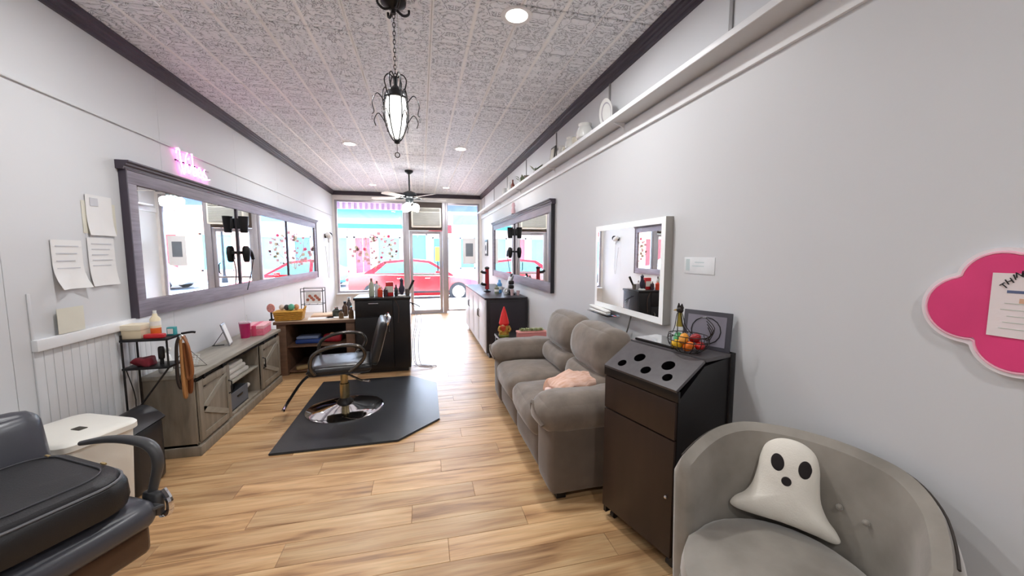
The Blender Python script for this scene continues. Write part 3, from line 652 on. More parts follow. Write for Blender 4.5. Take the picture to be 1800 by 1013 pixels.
leafy('trailing_plant', 'second low green plant farther along the high shelf', (XR-.07, 5.15, 2.405), 16, .08, .11, m_brn, m_grn)
vase('brown_bowl', 'brown bowl on the high shelf between the two low plants', 4.85, [(.03, 0), (.07, .05), (.065, .05), (.02, .012), (0, .012)], m_brn, 'bowl')
vase('brown_bottle', 'slim brown bottle on the far end of the high shelf', 5.75, [(.028, 0), (.03, .09), (.012, .13), (.012, .17), (0, .17)], mat('amber', (110, 60, 50), .2), 'bottle')
vase('white_vase', 'slim white vase beside the brown bottle on the high shelf', 5.98, [(.02, 0), (.036, .06), (.018, .14), (.024, .17), (.018, .17), (0, .1)], m_cer)
vase('white_pitcher', 'white pitcher near the far end of the high shelf', 6.35, [(.03, 0), (.045, .05), (.03, .11), (.036, .14), (.028, .14), (0, .08)], m_cer, 'pitcher')
# right mirror
big_mirror('framed_mirror', 'two-pane mirror in a plum grey frame with black edge on the right wall', 'r', 4.04, 7.6, 1.0, 2.05, [5.85], mat('black_edge', (40, 38, 44), .4), fw=.10)
holder('tool_holder', 'black tapered tool cup fixed high on the right mirror divider', XR-.032, -1, 5.84, 1.78)
dryer('hair_dryer', 'dark hair dryer hung below the cup on the right mirror divider', XR-.032, -1, 5.84, 1.48)
# lit vanity mirror
lm = thing('lit_mirror', 'small landscape mirror with a frosted light border above the sofa', 'mirror', (XR, 2.445, 1.02))
ly0, ly1, lz0, lz1 = 1.985, 2.905, 1.02, 1.67
MB().box(XR-.045, XR, ly0, ly1, lz0, lz1, bev=.004).build('back_box', mat('satin_grey', (196, 193, 188), .4), lm, world=True)
m_led = mat('frosted_led', (246, 248, 248), .4, emit=(250, 252, 255), estr=.12)
b = MB(); q = .04
b.box(XR-.05, XR-.045, ly0, ly0+q, lz0, lz1).box(XR-.05, XR-.045, ly1-q, ly1, lz0, lz1).box(XR-.05, XR-.045, ly0+q, ly1-q, lz1-q, lz1).box(XR-.05, XR-.045, ly0+q, ly1-q, lz0, lz0+q)
b.build('light_border', m_led, lm, world=True)
MB().box(XR-.0505, XR-.0455, ly0+q, ly1-q, lz0+q, lz1-q).build('mirror_pane', m_mirror, lm, world=True)
MB().box(XR-.051, XR-.0, ly0-.004, ly0, lz0, lz1).box(XR-.051, XR, ly0, ly1, lz0-.004, lz0).build('dark_edge', mat('satin_edge', (170, 166, 160), .4), lm, world=True)
cb = thing('mirror_cord', 'thin grey power cord hanging below the lit mirror', 'cord', (XR-.01, 2.36, .8))
MB().tube([(XR-.02, 2.38, 1.02), (XR-.03, 2.40, .93), (XR-.015, 2.46, .82), (XR-.01, 2.47, .55), (XR-.01, 2.42, .35)], .005, 6, sub=6).build('cable', mat('grey_cable', (120, 118, 112), .5), cb, world=True)
ol = thing('wall_outlet', 'grey socket plate on the right wall below the lit mirror', 'outlet', (XR, 2.08, .88))
MB().box(-.006, 0, -.035, .035, -.055, .055, bev=.003).build('plate', m_white, ol)
for z in (-.022, .022): MB().box(-.008, -.005, -.015, .015, z-.013, z+.013, bev=.002).build('socket', m_ink, ol)
fs_ = thing('flat_iron', 'white flat iron lying on the little ledge under the lit mirror', 'hair iron', (XR-.05, 2.78, 1.0))
MB().soft(-.05, -.005, -.17, .13, -.02, .0, r=.01, n=4).build('lower_arm', m_cer, fs_); MB().soft(-.05, -.005, -.17, .13, .004, .024, r=.01, n=4, M=Matrix.Rotation(.05, 4, 'X')).build('upper_arm', m_cer, fs_)
MB().box(-.05, .05, -.2, .17, -.03, -.02, bev=.003).build('ledge', glass_mat('acrylic'), fs_)
# paper label on the right wall
ws = thing('wall_notice', 'small pale landscape notice taped on the right wall beside the lit mirror', 'notice', (XR, 1.755, 1.385))
MB().box(-.003, 0, -.115, .115, -.045, .045, bev=.001).build('card', mat('pale_card', (230, 233, 235), .3), ws)
MB().box(-.0036, -.003, .07, .10, -.03, .035).box(-.0036, -.003, -.04, .05, -.005, .0).box(-.0036, -.003, -.04, .03, .015, .02).build('print', mat('faint_print', (198, 212, 214), .6), ws)
# pink cloud sign
cl = thing('cloud_sign', 'hot pink cloud-shaped board with a white border on the right wall', 'wall sign', (XR, .60, 1.31))
lobes = [(.103, -.006, .083), (.045, .068, .074), (-.04, .075, .08), (-.115, .01, .083), (-.075, -.075, .078), (.01, -.085, .072)]
def cloud(grow, n=96):
    out_ = []
    for i in range(n):
        a = 2*PI*i/n; d = (math.cos(a), math.sin(a)); best = 0
        for cx, cz, r in lobes:
            b_ = cx*d[0]+cz*d[1]; c_ = cx*cx+cz*cz-(r+grow)**2; q = b_*b_-c_
            if q > 0: best = max(best, b_+math.sqrt(q))
        out_.append((best*d[0], best*d[1]))
    return out_
MB().prism(cloud(.014), -.018, -.0, 'x').build('white_border', mat('white_acrylic', (238, 232, 234), .3, rgb2=(240, 224, 230)), cl)  # pinkish white puts the pink edge glow into the border colour
MB().prism(cloud(-.002), -.022, -.017, 'x').build('pink_face', mat('hot_pink', (226, 62, 124), .6, var=.08), cl)
MB().tube([(-.018, a, b_) for a, b_ in cloud(.002)], .004, 6, closed=True).build('edge_tube', mat('pale_pink', (250, 190, 208), .3), cl)
fl_ = thing('flyer', 'white flyer with brushed black lettering pinned on the pink cloud', 'flyer', (XR-.024, .61, 1.325))
MB().box(-.001, 0, -.115, .05, -.086, .076).build('page', mat('flyer_paper', (238, 226, 226), .7, var=.02), fl_)
Mx = lambda y, z, a=0: Matrix.Translation((XR-.0262, y, z)) @ Matrix(((0, 0, -1, 0), (-1, 0, 0, 0), (0, 1, 0, 0), (0, 0, 0, 1))) @ Matrix.Rotation(a, 4, 'Z')
for i, ch in enumerate('THINK'):
    a = .75-.2*i; q_ = px(1766+9*i, (503, 495, 488, 484, 482)[i], 0, XR-.026); text_part(ch, .02, Mx(q_.y, q_.z, a), m_black, fl_)
MB().box(-.0016, -.001, -.09, .022, .026, .033).build('print_bar', mat('slate_blue', (96, 106, 140), .7), fl_)
for i in range(5): MB().box(-.0016, -.001, -.1, .03-.006*(i % 3), -.065+i*.016, -.063+i*.016).build('print_line', mat('faint_sage', (196, 200, 190), .7), fl_)
MB().box(-.0016, -.001, -.02, .0, .002, .014).build('print_mark', mat('faint_orange', (222, 178, 150), .7), fl_)
# small framed picture far right
fp = thing('small_picture', 'small dark framed picture on the right wall near the shop window', 'picture', (XR, 8.55, 1.4))
MB().box(-.02, 0, -.17, .17, 0, .36, bev=.004).build('frame', m_blackm, fp); MB().box(-.023, -.019, -.12, .12, .05, .31).build('print', m_pap, fp)
MB().lathe([(.05, 0), (.07, .004), (.055, .006)], 16, M=Matrix.Translation((-.023, 0, .18)) @ Matrix.Rotation(-PI/2, 4, 'Y')).build('motif', m_blackm, fp)
lk = thing('wall_ornament', 'small pink figure ornament on top of the right framed mirror', 'ornament', (XR-.06, 5.75, 2.056))
MB().lathe([(.03, 0), (.035, .05), (.022, .1), (.03, .13), (.02, .17), (0, .18)], 14).build('figure', mat('dusty_pink', (206, 170, 176), .5), lk); MB().box(-.03, .03, -.03, .03, 0, .01).build('stand', m_brn, lk)
# ================================================================== LEFT SIDE FURNITURE
m_grey_oak = mat('grey_oak', (138, 128, 114), .55, var=.22, scale=3, stretch=(8, 8, 1), bump=.06, bscale=30)
m_grey_oak_h = mat('grey_oak_top', (152, 146, 134), .42, var=.16, scale=3, stretch=(9, 1, 9), bump=.05, bscale=30)
m_oak_dark = mat('dark_oak_edge', (70, 62, 54), .6)  # darker brown for the console back panel
CX0, CX1, CY0, CY1, CZ = XL+.02, -1.575, 3.06, 4.68, .605
cs = thing('media_console', 'grey oak console with sliding barn doors below the long mirror', 'console', ((CX0+CX1)/2, (CY0+CY1)/2, 0))
B = lambda *a, bev=.004: MB().box(*a, bev=bev)
B(CX0, CX1+.02, CY0-.02, CY1+.02, CZ-.03, CZ, bev=.006).build('top', m_grey_oak_h, cs, world=True)
for y in (CY0, CY1-.022): B(CX0, CX1-.012, y, y+.022, .07, CZ-.03).build('side_panel', m_grey_oak, cs, world=True)
for y in (3.56, 4.16): B(CX0, CX1-.016, y-.011, y+.011, .07, CZ-.03).build('divider', m_grey_oak, cs, world=True)
B(CX0, CX0+.008, CY0, CY1, .07, CZ-.03).build('back_panel', m_oak_dark, cs, world=True)
B(CX0, CX1-.012, CY0, CY1, .07, .092).build('bottom_panel', m_grey_oak, cs, world=True)
B(CX0, CX1-.018, 3.57, 4.15, .335, .352).build('shelf', m_grey_oak_h, cs, world=True)
B(CX0, CX1+.012, CY0-.012, CY1+.012, 0, .07, bev=.006).build('plinth', m_grey_oak, cs, world=True)
B(CX1-.012, CX1-.004, CY0, CY1, CZ-.062, CZ-.045, bev=.002).build('door_rail', m_blackm, cs, world=True)
for y0, y1, hy in ((CY0+.02, 3.53, 3.50), (4.17, CY1-.01, 4.20)):
    d = B(CX1-.01, CX1, y0, y1, .095, CZ-.07).build('barn_door', m_grey_oak, cs, world=True)
    for a, c in ((y0, y0+.05), (y1-.05, y1)): B(CX1, CX1+.008, a, c, .095, CZ-.07, bev=.002).build('stile', m_grey_oak, d, world=True)
    for a in (.095, CZ-.12): B(CX1, CX1+.008, y0+.05, y1-.05, a, a+.05, bev=.002).build('rail', m_grey_oak, d, world=True)
    zc = (.095+CZ-.07)/2
    for sgn in (-1, 1):
        MB().prism([(y0+.05, zc-.02), (y1-.05, zc+sgn*.16-.02), (y1-.05, zc+sgn*.16+.025), (y0+.05, zc+.025)], CX1, CX1+.007, 'x').build('brace', m_grey_oak_h, d, world=True)
    MB().tube([(CX1+.006, hy, .30), (CX1+.03, hy, .31), (CX1+.03, hy, .40), (CX1+.006, hy, .41)], .006, 6).build('handle', m_blackm, d, world=True)
    for hyy in (y0+.09, y1-.09): B(CX1, CX1+.006, hyy-.012, hyy+.012, CZ-.13, CZ-.035, bev=.002).build('hanger', m_blackm, d, world=True)
# in the open bay
tw = thing('towel_stack', 'pile of folded white towels on the console middle shelf', 'towels', (-1.72, 3.85, .352))
for i in range(3): MB().soft(-.10, .10-.01*i, -.2, .17-.03*i, i*.042, i*.042+.042, r=.018, n=6, wob=.006, seed=i).build('towel', mat('off_white_cotton', (214, 210, 202), .85, bump=.2, bscale=200), tw)
bs = thing('storage_bin', 'grey box in the lower bay of the console', 'box', (-1.73, 3.78, .092))
b = MB(); b.box(-.12, .12, -.16, .16, 0, .008).box(-.12, -.112, -.16, .16, 0, .15).box(.112, .12, -.16, .16, 0, .15).box(-.112, .112, -.16, -.152, 0, .15).box(-.112, .112, .152, .16, 0, .15); b.build('body', mat('slate_fabric', (96, 98, 104), .8), bs)
MB().box(.12, .126, -.05, .05, .09, .105, bev=.002).build('pull_tab', m_blackm, bs)
ro = thing('hair_clipper', 'white hand clipper with dark grip lying in the lower console bay', 'clipper', (-1.68, 4.06, .092), 1.2)
MB().soft(-.08, .08, -.022, .022, .05, .09, r=.02, n=5, M=Matrix.Rotation(-.4, 4, 'Y')).build('body', m_cer, ro); MB().soft(-.03, .0, -.02, .02, .0, .07, r=.012, n=4).build('grip', m_blackm, ro)
# on the console
TZ = CZ
def at(u, v, z): return px(u, v, 2, z)
p = at(402, 588, TZ)
pf = thing('picture_frame', 'white photo frame leaning on an easel on the grey console', 'picture frame', (-1.74, 3.98, TZ+.003), rz=.25)
MB().box(-.006, .006, -.075, .075, 0, .21, bev=.003, M=Matrix.Rotation(-.28, 4, 'Y')).build('frame', mat('silver_frame', (150, 150, 152), .3, metal=.6), pf)
MB().box(.0055, .008, -.062, .062, .014, .196, M=Matrix.Rotation(-.28, 4, 'Y')).build('print', m_pap, pf)
MB().box(-.14, -.05, -.012, .012, 0, .004, M=Matrix.Translation((0, 0, .0)) @ Matrix.Rotation(0, 4, 'Y')).build('strut', m_blackm, pf)
MB().tube([(-.13, 0, .003), (-.035, 0, .15)], .003, 5).build('easel_leg', m_blackm, pf)
mg = thing('magenta_tumbler', 'magenta tumbler standing behind the pink box on the console', 'tumbler', (-1.74, 4.28, TZ))
MB().lathe([(.038, 0), (.05, .15), (.046, .15), (.034, .01), (0, .01)], 22).build('cup', mat('magenta', (176, 32, 92), .35), mg); MB().lathe([(.052, .148), (.05, .162), (0, .162)], 22).build('lid', mat('clear_lid', (214, 180, 192), .2), mg); MB().cyl((.01, 0, .16), (.02, .01, .23), .004, n=8).build('straw', m_cer, mg)
pb = thing('pink_box', 'pink decorated gift box lying at the far end of the console', 'box', (-1.70, 4.50, TZ), .1)
MB().box(-.085, .085, -.16, .13, 0, .085, bev=.006).build('carton', mat('rose_pink', (224, 112, 136), .55, var=.15, scale=30), pb); MB().box(-.088, .088, -.163, .133, .07, .105, bev=.006).build('lid', mat('pale_rose', (240, 178, 186), .5, var=.12, scale=40), pb)
MB().box(-.02, .02, -.164, .134, .0, .1065, bev=.002).build('ribbon', mat('pink_ribbon', (214, 74, 110), .4), pb)
es = thing('wire_easel', 'black wire easel holding a white lattice card at the near console end', 'easel', (-1.70, 3.27, TZ+.003), .2)
MB().tube([(-.10, -.02, .0), (.10, -.02, .0), (-.03, .0, .16), (-.10, -.02, .0)], .003, 6).build('wire_triangle', m_blackm, es)
MB().tube([(-.03, .0, .16), (-.06, .12, .0)], .003, 6).build('rear_leg', m_blackm, es)
for k in range(5):
    MB().box(-.06+k*.02, -.054+k*.02, .035, .04, .0, .085, M=Matrix.Rotation(.25, 4, 'Y')).build('lattice_strip', m_cer, es)
    MB().box(-.065, .03, .033, .037, .008+k*.018, .013+k*.018, M=Matrix.Rotation(.25, 4, 'Y')).build('lattice_strip', m_cer, es)
wt = thing('spray_bottle', 'white rounded spray bottle beside the wire rack on the console', 'bottle', (-1.80, 3.16, TZ))
MB().lathe([(.035, 0), (.04, .01), (.04, .09), (.03, .12), (.012, .135), (.012, .15)], 18).build('body', m_cer, wt); MB().box(-.015, .04, -.012, .012, .15, .175, bev=.004).build('trigger_head', m_cer, wt)
# ---- black rack with small things
RX0, RX1, RY0, RY1 = XL+.03, -1.62, 2.88, 3.03
t1, t2 = px(228, 594, 0, XL+.03).z, px(232, 652, 0, XL+.03).z
rk = thing('wire_rack', 'black two-tier metal rack beside the near end of the console', 'rack', ((RX0+RX1)/2, (RY0+RY1)/2, 0))
for z in (.90, .715): B(RX0, RX1, RY0, RY1, z-.016, z, bev=.004).build('tier', m_blackm, rk, world=True)
for x in (RX0+.008, RX1-.008):
    for y in (RY0+.008, RY1-.008): MB().tube([(x, y, 0 if x < -1.8 else .70), (x, y, .93 if x < -1.8 else .90)], .006, 6).build('post', m_blackm, rk, world=True)
MB().tube([(RX1-.01, RY0+.01, .70), (RX0+.01, RY0+.01, .36)], .006, 6).build('brace', m_blackm, rk, world=True)
MB().tube([(RX1, RY1, .90), (RX1+.05, RY1+.02, .905), (RX1+.07, RY1+.03, .90)], .008, 6, sub=3).build('hook_arm', m_blackm, rk, world=True)
MB().tube([(RX0+.02, RY0+.01, .70), (RX0+.05, RY0+.02, .5), (RX0+.02, RY0+.03, .3), (RX0+.03, RY0+.03, .1)], .003, 5, sub=4).build('loose_wire', m_blackm, rk, world=True)
bx_ = thing('card_box', 'cream card box on the top tier of the black rack', 'box', (-1.83, 2.955, .90))
MB().box(-.05, .055, -.05, .05, 0, .075, bev=.003).build('carton', mat('cream_card', (222, 206, 176), .7), bx_); MB().box(-.053, .058, -.053, .053, .055, .09, bev=.003).build('lid', mat('cream_card_lid', (232, 220, 196), .7), bx_)
ob = thing('lotion_bottle', 'orange and white pump bottle on the top tier of the black rack', 'bottle', (-1.725, 2.965, .90))
MB().lathe([(.026, 0), (.028, .01), (.028, .06)], 16).build('lower_body', mat('orange_label', (226, 106, 40), .4), ob); MB().lathe([(.028, .06), (.028, .12), (.014, .14), (.012, .155), (0, .155)], 16).build('upper_body', mat('cream_bottle', (236, 222, 190), .4), ob)
MB().lathe([(.029, .075), (.029, .105)], 16).build('label', mat('label_white', (236, 232, 226), .5), ob); MB().lathe([(.01, .155), (.01, .175), (0, .175)], 10).build('pump', m_cer, ob)
tr = thing('red_tray', 'small red tray under the orange bottle on the black rack', 'tray', (-1.70, 2.925, .90))
MB().box(-.06, .05, -.03, .01, 0, .028, bev=.008).build('dish', mat('red_plastic', (196, 34, 44), .4), tr)
tb_ = thing('teal_box', 'tiny teal box at the outer end of the top rack tier', 'box', (-1.655, 3.0, .90))
MB().box(-.022, .022, -.018, .018, 0, .055, bev=.003).build('case', mat('teal_plastic', (64, 156, 160), .4), tb_); MB().box(-.015, .015, -.021, -.0175, .01, .045).build('window', m_cer, tb_)
rt_ = thing('hair_scrunchie', 'dark red crumpled hair scrunchie on the lower rack tier', 'scrunchie', (-1.78, 2.945, .715))
MB().tube([(.05*math.cos(a*PI/6), .04*math.sin(a*PI/6), .025+.008*(a % 2)) for a in range(12)], [.022, .026, .02, .027, .021], 10, closed=True).build('cloth_ring', mat('burgundy_cloth', (110, 22, 36), .8, var=.3, scale=30), rt_) if False else MB().soft(-.07, .05, -.045, .045, 0, .05, r=.025, n=8, wob=.02, wsc=22, seed=4).build('cloth', mat('burgundy_cloth', (110, 22, 36), .8, var=.3, scale=30), rt_)
cp = thing('hair_brush', 'black oval brush standing on the lower rack tier', 'brush', (-1.70, 2.955, .715))
MB().soft(-.018, .018, -.014, .014, .03, .12, r=.014, n=5).build('head', m_black, cp); MB().cyl((0, 0, 0), (0, 0, .05), .012, .009, n=10).build('handle', m_black, cp)
# leather straps hanging on the rack end
st_ = thing('leather_straps', 'tan and brown leather straps hanging from the outer end of the rack', 'straps', (-1.60, 2.99, .62))
for i, (dx, dy, l, c) in enumerate(((0, 0, .43, (176, 124, 74)), (.03, .015, .40, (120, 66, 30)), (-.02, -.01, .36, (44, 34, 30)), (.045, -.005, .30, (150, 92, 50)))):
    MB().tube([(dx*.3, dy, .27), (dx, dy-.012, .2), (dx*1.3, dy-.012, .27-l*.8), (dx*.7, dy, .27-l), (dx*.4, dy+.012, .27-l*.8), (dx*.2, dy+.012, .22)], [.008, .011, .012, .012], 6, sub=5).build('strap', mat('leather_%d' % i, c, .55, var=.15), st_)
MB().lathe([(.015, 0), (.017, .02), (.006, .03)], 10, o=(0, 0, .25)).build('hook', m_chrome, st_)
# ---- black waste bin and white lidded bin
tc_ = thing('waste_bin', 'tall black swing-lid waste bin between the white bin and the console', 'bin', (-1.765, 2.70, 0))
tc_.scale = (1.1, 1.0, 1.12); MB().soft(-.105, .105, -.14, .14, 0, .36, r=.03, n=6).build('body', mat('black_plastic', (32, 31, 34), .38), tc_)
vs = [(-.11+.22*i/10, y, .355+.075*math.sin(PI*i/10)) for i in range(11) for y in (-.145, .145)]
MB().raw(vs+[(x, y, .35) for x, y, z in vs], [(2*i, 2*i+2, 2*i+3, 2*i+1) for i in range(10)]+[(22+2*i+1, 22+2*i+3, 22+2*i+2, 22+2*i) for i in range(10)]+[(2*i, 22+2*i, 22+2*i+2, 2*i+2) for i in range(10)]+[(2*i+1, 2*i+3, 22+2*i+3, 22+2*i+1) for i in range(10)]).build('dome_lid', mat('black_plastic', (32, 31, 34), .38), tc_)
MB().box(-.035, .03, -.1485, -.1455, .375, .388).build('badge', m_cer, tc_)
wb = thing('white_bin', 'white plastic lidded storage bin behind the black salon chair', 'bin', (-1.67, 2.225, 0), -.42)
m_wp = mat('white_plastic', (232, 229, 220), .4, var=.02)
MB().loft(.185, .148, .05, [(.03, 0), (.022, .02), (.0, .575)]).build('body', m_wp, wb)
MB().loft(.20, .162, .06, [(.006, .56), (.0, .565), (0, .59), (.008, .600), (.02, .604), (.05, .605)]).build('lid', m_wp, wb)
MB().box(.02, .075, -.02, .015, .600, .6085, bev=.004).build('latch_hole', mat('dark_slot', (62, 58, 50), .6), wb)
MB().box(-.03, .07, -.1535, -.149, .50, .515, bev=.003).build('grip_slot', mat('dark_slot', (62, 58, 50), .6), wb)
for x in (-.02, .03, .08): MB().box(x-.002, x+.002, -.152, -.149, .40, .44).build('moulding_mark', m_ink, wb)
# ---- desk at the end of the console
m_desk = mat('brown_desk', (112, 84, 66), .5, var=.2, scale=3, stretch=(1, 8, 8)); m_deskt = mat('desk_top', (184, 162, 138), .45, var=.12, scale=3, stretch=(1, 8, 8))
DX0, DX1, DY0, DY1, DZ = -1.67, -.80, 4.90, 5.62, .655
dk_ = thing('wooden_desk', 'brown wooden desk with an open shelf between console and black cabinet', 'desk', ((DX0+DX1)/2, (DY0+DY1)/2, 0))
B(DX0-.02, DX1, DY0-.03, DY1, DZ-.035, DZ, bev=.006).build('top', m_deskt, dk_, world=True)
B(DX0-.02, DX1, DY0-.034, DY0-.03, DZ-.035, DZ-.003, bev=.001).build('front_edge', m_desk, dk_, world=True)
for x in (DX0, DX1-.11): B(x, x+.10, DY0, DY1-.02, 0, DZ-.035).build('side_panel', m_desk, dk_, world=True)
B(DX0+.1, DX1-.11, DY1-.04, DY1-.02, .02, DZ-.035).build('back_panel', mat('dark_back', (44, 34, 34), .6), dk_, world=True)
B(DX0+.1, DX1-.11, DY0+.03, DY1-.04, .33, .35).build('shelf', m_desk, dk_, world=True)
B(DX0+.1, DX1-.11, DY0+.05, DY1-.04, .02, .045).build('bottom_board', m_desk, dk_, world=True)
bb = thing('blue_case', 'blue fabric case on the desk shelf', 'case', (-1.36, 5.1, .35))
MB().soft(-.15, .13, -.1, .1, 0, .055, r=.02, n=5).build('case', mat('royal_blue', (38, 66, 132), .6), bb); MB().soft(-.14, .11, -.09, .09, .055, .09, r=.015, n=5).build('flap', mat('pale_blue_grey', (120, 134, 168), .6), bb)
rb = thing('red_bag', 'small red bag on the desk shelf beside the blue case', 'bag', (-1.1, 5.08, .35))
MB().soft(-.11, .11, -.07, .07, 0, .1, r=.04, n=6, wob=.01, wsc=14).build('pouch', mat('red_cloth', (156, 26, 40), .6, var=.25, scale=20), rb); MB().ball((.0, -.02, .1), (.03, .03, .02), 10, 6).build('tan_patch', mat('tan', (196, 150, 120), .6), rb)
sp_ = thing('slippers', 'tan slippers heap on the bottom board of the desk', 'slippers', (-1.33, 5.0, .045))
for i, (dx, a) in enumerate(((-.06, .5), (.08, .2))):
    MB().soft(-.12, .12, -.04, .04, 0, .05, r=.025, n=6, M=RZ(a, (dx, 0, 0))).build('slipper', mat('tan_felt', (168, 140, 96), .8, var=.2), sp_)
# on the desk
gb = thing('straw_basket', 'golden straw basket with toys on the near left corner of the desk', 'basket', (-1.555, 5.02, DZ), .1)
m_straw = mat('golden_straw', (196, 142, 48), .7, var=.25, scale=30, stretch=(1, 1, 6))
for i in range(5): MB().soft(-.145-.004*i, .145+.004*i, -.10-.003*i, .10+.003*i, .002+i*.022, .026+i*.022, r=.012, n=4).build('woven_band', m_straw, gb)
MB().tube([(.155, -.05, .11), (.17, -.05, .15), (.17, .05, .15), (.155, .05, .11)], .007, 6, sub=4).build('handle', m_straw, gb)
toy = [(-.03, 0, .03, (60, 60, 62)), (.03, -.03, .035, (96, 176, 148)), (.0, .04, .03, (240, 214, 190)), (.07, .02, .03, (206, 150, 104)), (.02, .0, .028, (150, 196, 176)), (-.09, .02, .03, (226, 210, 196))]
for i, (x, y, r, c) in enumerate(toy):
    o = MB().ball((0, 0, 0), (r, r*.9, r*1.15), 12, 8).build('yarn_ball', mat('toy_%d' % i, c, .7, var=.2, scale=30)); o.location = Vector((-1.555+x, 5.02+y, DZ+.14+ (r-.02)))
    tag(o, ['charcoal ball in the straw basket', 'sea green ball at the front of the straw basket', 'peach ball at the back of the straw basket', 'tan ball at the right end of the straw basket', 'pale mint ball in the middle of the straw basket', 'cream ball at the left of the straw basket'][i], 'ball', 'balls in the straw basket')
pdl = thing('hand_mirror', 'pink floral oval hand mirror standing left of the straw basket', 'hand mirror', (-1.755, 5.03, DZ-.05), rot=(.15, 0, .2))
MB().lathe([(0, -.006), (.04, -.006), (.043, 0), (.04, .006), (0, .006)], 20, M=Matrix.Translation((0, 0, .20)) @ Matrix.Rotation(PI/2, 4, 'X') @ Matrix.Diagonal((1, 1.3, 1, 1))).build('oval', mat('floral_pink', (226, 158, 150), .5, var=.3, scale=50), pdl)
MB().cyl((0, 0, .05), (0, 0, .15), .01, n=8).build('handle', m_black, pdl); MB().lathe([(.03, .05), (.03, .06), (.012, .07)], 12).build('foot', m_black, pdl)
wr_ = thing('card_rack', 'black wire rack holding a floral card at the back of the desk', 'rack', (-1.40, 5.46, DZ))
for y in (-.07, .07): MB().tube([(-.13, y, 0), (-.13, y, .34), (.13, y, .34), (.13, y, 0)], .006, 6).build('wire_frame', m_blackm, wr_)
for z in (.13, .30): MB().tube([(-.13, -.07, z), (.13, -.07, z), (.13, .07, z), (-.13, .07, z)], .004, 6, closed=True).build('wire_ring', m_blackm, wr_)
for x in (-.05, .05): MB().tube([(x, -.07, .13), (x, .07, .13)], .003, 5).build('cross_wire', m_blackm, wr_)
fc = thing('floral_card', 'card printed with rust flowers resting in the wire rack', 'card', (-1.40, 5.46, DZ+.135), rot=(-.2, 0, 0))
MB().box(-.1, .09, -.002, .002, 0, .15).build('card', m_pap, fc)
for i in range(7): MB().lathe([(0, 0), (.018, .0), (.02, .001), (0, .0015)], 8, M=Matrix.Translation((-.07+.023*i, -.003, .05+.05*((i*5) % 3)/2)) @ Matrix.Rotation(PI/2, 4, 'X')).build('flower_print', mat('rust', (176, 104, 84), .7, var=.3), fc)
m_amber = mat('brown_glass', (74, 54, 38), .15, var=.3); k = 0
for (u, v, r, h, c, lb) in ((592, 556, .05, .12, (60, 64, 56), 'dark squat jar at the left of the bottles on the desk'), (607, 556, .035, .19, (86, 62, 44), 'tall brown bottle on the desk beside the black cabinet'), (618, 560, .03, .15, (104, 78, 54), 'amber bottle on the desk front beside the black cabinet'), (600, 560, .028, .11, (120, 96, 70), 'small tan jar in front of the brown bottles on the desk'), (614, 552, .035, .22, (70, 64, 62), 'tallest grey bottle at the back of the desk')):
    q = at(u, v, DZ); q.x = min(q.x, DX1-.05); q.y = min(max(q.y, DY0+.04), DY1-.06)
    b = thing('desk_bottle', lb, 'bottle', (q.x, q.y, DZ), group='bottles on the desk')
    MB().lathe([(r*.95, 0), (r, .01), (r, h*.62), (r*.45, h*.76), (r*.4, h*.86)], 16).build('glass', mat('bottle_%d_%d_%d' % c, c, .2, var=.25, scale=20), b)
    MB().lathe([(r*.5, h*.86), (r*.5, h), (0, h)], 12).build('cap', m_blackm if k % 2 else m_chrome, b); k += 1
for i, (x, y, a, lb) in enumerate(((-1.22, 5.05, .2, 'loose white paper on the desk front'), (-1.02, 5.1, -.15, 'loose white paper beside the bottles on the desk'))):
    o = MB().box(-.14, .14, -.1, .1, 0, .003, M=Matrix.Rotation(a, 4, 'Z')).build('loose_paper', m_pap); o.location = (x, y, DZ+.0005+i*.0); tag(o, lb, 'paper')
bk = thing('open_book', 'open book with a tan cover lying among the papers on the desk', 'book', (-1.20, 5.23, DZ+.004), .1)
MB().soft(-.16, .0, -.1, .1, 0, .025, r=.01, n=4).soft(0, .16, -.1, .1, 0, .025, r=.01, n=4).build('pages', mat('book_page', (226, 196, 168), .8), bk); MB().box(-.165, .165, -.105, .105, 0, .004).build('cover', mat('book_cover', (176, 120, 86), .6), bk)
# ---- tall black styling cabinet
KX0, KX1, KY0, KY1, KZ = -.775, -.145, 4.72, 5.14, .93
kb = thing('styling_cabinet', 'tall black styling cabinet with drawer and door beyond the salon chair', 'cabinet', ((KX0+KX1)/2, (KY0+KY1)/2, 0))
B(KX0, KX1, KY0+.018, KY1, .05, KZ-.03, bev=.004).build('carcass', m_black, kb, world=True)
B(KX0-.012, KX1+.012, KY0-.012, KY1+.01, KZ-.03, KZ, bev=.008).build('top', m_black, kb, world=True)
B(KX0+.03, KX1-.03, KY0+.05, KY1-.02, 0, .05, bev=.004).build('plinth', m_black, kb, world=True)
d = B(KX0+.006, KX0+.43, KY0, KY0+.018, .70, KZ-.04, bev=.004).build('drawer', m_black, kb, world=True)
MB().tube([(KX0+.15, KY0, .86), (KX0+.16, KY0-.025, .86), (KX0+.27, KY0-.025, .86), (KX0+.28, KY0, .86)], .007, 6).build('handle', m_chrome, d, world=True)
d = B(KX0+.006, KX0+.43, KY0, KY0+.018, .07, .69, bev=.004).build('door', m_black, kb, world=True)
MB().tube([(KX0+.385, KY0, .50), (KX0+.385, KY0-.022, .51), (KX0+.385, KY0-.022, .60), (KX0+.385, KY0, .61)], .007, 6).build('handle', m_chrome, d, world=True)
B(KX0+.436, KX1-.006, KY0, KY0+.018, .07, KZ-.04, bev=.004).build('tool_panel', m_black, kb, world=True)
MB().tube([(KX0+.45, KY0-.008, .91), (KX0+.50, KY0-.008, .80), (KX0+.49, KY0-.008, .62)], .004, 6, sub=5).build('cord', mat('brown_cord', (84, 62, 52), .5), kb, world=True)
